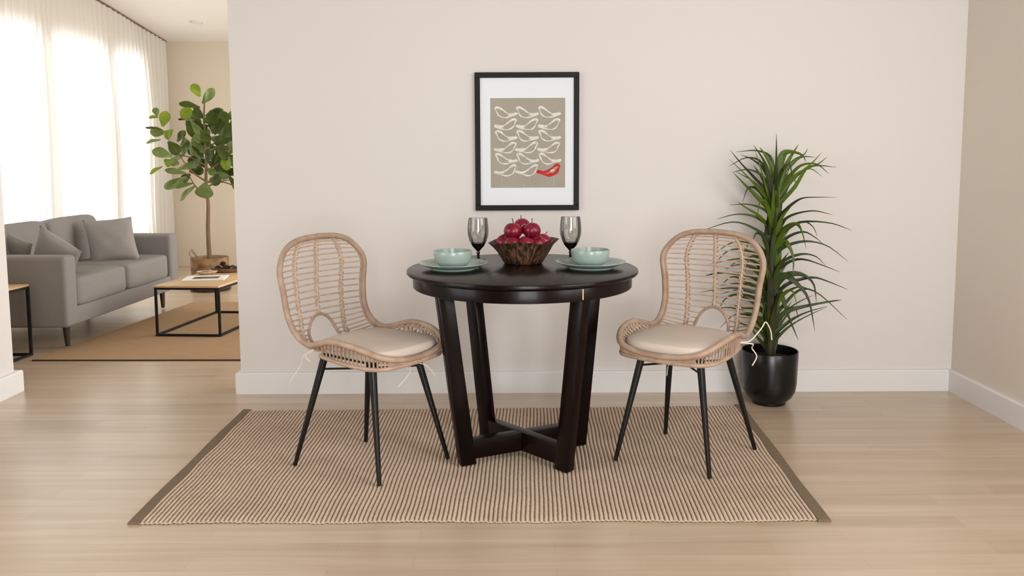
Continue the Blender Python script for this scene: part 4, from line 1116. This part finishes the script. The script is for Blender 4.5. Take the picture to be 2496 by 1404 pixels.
for pts in ([(-.10, -.04, .27), (-.12, -.05, .34), (-.155, -.06, .375)], [(-.09, -.05, .27), (-.15, -.06, .32), (-.165, -.06, .36)], [(-.05, -.06, .27), (-.08, -.07, .31), (-.13, -.08, .39)]):
    tube(bm, spline(pts, 8), .0032, 6)
link('twigs', bm, M['tray'], t)
def fig_leaf(bm, B, T, w, mi, rnd):
    B = Vector(B); T = Vector(T); d = T-B; l = d.length; d.normalize()
    view = Vector((.34, -.94, .05)); view = (view+Vector((rnd.uniform(-.5, .5), 0, rnd.uniform(-.1, .6)))).normalized()
    side = d.cross(view).normalized(); nrm = side.cross(d).normalized()
    if nrm.dot(view) < 0: nrm = -nrm
    nu_, nv_ = 5, 14; g = []
    for j in range(nv_+1):
        s = j/nv_
        wd = w*.5*(math.sin(PI*min(1, .03+s**1.55*.97))**.6)*(1 if s < 1 else 0)
        row = []
        for i in range(-nu_, nu_+1):
            u = i/nu_
            p = B+d*l*s+side*u*wd+nrm*(.16*abs(u)*wd-.10*l*(s-.4)**2*2+.004*math.sin(9*s+3*u))
            row.append(bm.verts.new(p))
        g.append(row)
    for j in range(nv_):
        for i in range(2*nu_):
            f = bm.faces.new((g[j][i], g[j][i+1], g[j+1][i+1], g[j+1][i])); f.material_index = mi
rnd = random.Random(11)
bm = bmesh.new()
for B, T, w, c in FIG: fig_leaf(bm, B, T, w*1.28, c, rnd)
for i in range(34):      # inner leaves that close the crown
    a = rnd.uniform(0, 2*PI); r = abs(rnd.gauss(0, .16)); z = rnd.uniform(1.02, 1.62)
    B = (r*math.cos(a)*.8+.02, rnd.uniform(-.05, .12), z); l = rnd.uniform(.10, .15); b_ = a+rnd.uniform(-.6, .6)
    fig_leaf(bm, B, (B[0]+l*math.cos(b_), B[1]+rnd.uniform(-.04, .05), z+l*.7*math.sin(b_*1.3)), rnd.uniform(.075, .12), rnd.choice((0, 0, 0, 1)), rnd)
for i in range(26):
    a = rnd.uniform(0, 2*PI); r = rnd.uniform(.08, .30); z = rnd.uniform(1.0, 1.6)
    B = (r*math.cos(a)*.5+.05, abs(r*math.sin(a))*.8, z); T = (B[0]+.11*math.cos(a), B[1]+.10*abs(math.sin(a)), z+rnd.uniform(-.02, .12))
    fig_leaf(bm, B, T, rnd.uniform(.06, .1), 0 if i % 4 else 1, rnd)
link('foliage', bm, [M['fig0'], M['fig1'], M['fig2']], t, keep=True)

# ---------------------------------------------------------------- light
def area(name, loc, target, sx, sy, power, col=(1, 1, 1)):
    l = bpy.data.lights.new(name, 'AREA'); l.shape = 'RECTANGLE'; l.size = sx; l.size_y = sy; l.energy = power; l.color = col
    o = bpy.data.objects.new(name, l); C.objects.link(o); o.location = loc
    d = Vector(target)-Vector(loc); o.rotation_euler = d.to_track_quat('-Z', 'Y').to_euler()
    return o
area('daylight_living', (-4.25, 6.5, 1.5), (-3, 6.5, 1.35), 4.2, 2.6, 260, (1, .98, .95))
area('daylight_rear_window', (.5, -2.5, 1.3), (.3, 3, .8), 1.7, 1.9, 174, (1, .985, .96))
area('fill_living_right', (1.1, 6.5, 1.4), (-1, 6.5, 1.2), 3.0, 2.0, 240, (1, .97, .92))  # added fill from out of view, brightens the living room interior
area('fill_left_floor', (XL-.2, 1.5, 1.3), (-1.2, 3.0, .2), 1.7, 1.7, 40, (1, .98, .95))  # added fill through the invented left window, lifts the left floor
area('added_overhead_light', (1.5, 1.0, 2.55), (.3, 3.0, .3), .4, .4, 20, (1, .975, .95))  # added light with no fixture, for soft shadows towards back left
area('daylight_side_window', (XR+.2, 1.15, 1.6), (.6, 3.3, .9), 1.8, 1.6, 68, (1, .98, .95))
w = bpy.data.worlds.new('sky'); S.world = w; w.use_nodes = True
bg = w.node_tree.nodes['Background']; bg.inputs[0].default_value = (.96, .98, 1, 1); bg.inputs[1].default_value = 1.1

# ---------------------------------------------------------------- camera
cam = bpy.data.cameras.new('camera'); co = bpy.data.objects.new('camera', cam); C.objects.link(co)
cam.sensor_width = 36; cam.lens = 1950/2496*36; cam.shift_y = -136/2496
pitch, roll = math.radians(5.4), math.radians(.27)
co.location = (0, 0, 1.218)
co.rotation_euler = (Matrix.Rotation(PI/2-pitch, 3, 'X') @ Matrix.Rotation(-roll, 3, 'Z')).to_euler()
cam.clip_start = .05
S.camera = co
vs_ = S.view_settings; S.display_settings.display_device = 'sRGB'
vs_.view_transform = 'Standard'; vs_.look = 'None'; vs_.gamma = 1; vs_.use_curve_mapping = False; vs_.exposure = 0
S.cycles.use_denoising = True; S.cycles.max_bounces = 10; S.cycles.transparent_max_bounces = 16; S.cycles.sample_clamp_indirect = 8
S.cycles.caustics_reflective = False; S.cycles.caustics_refractive = False
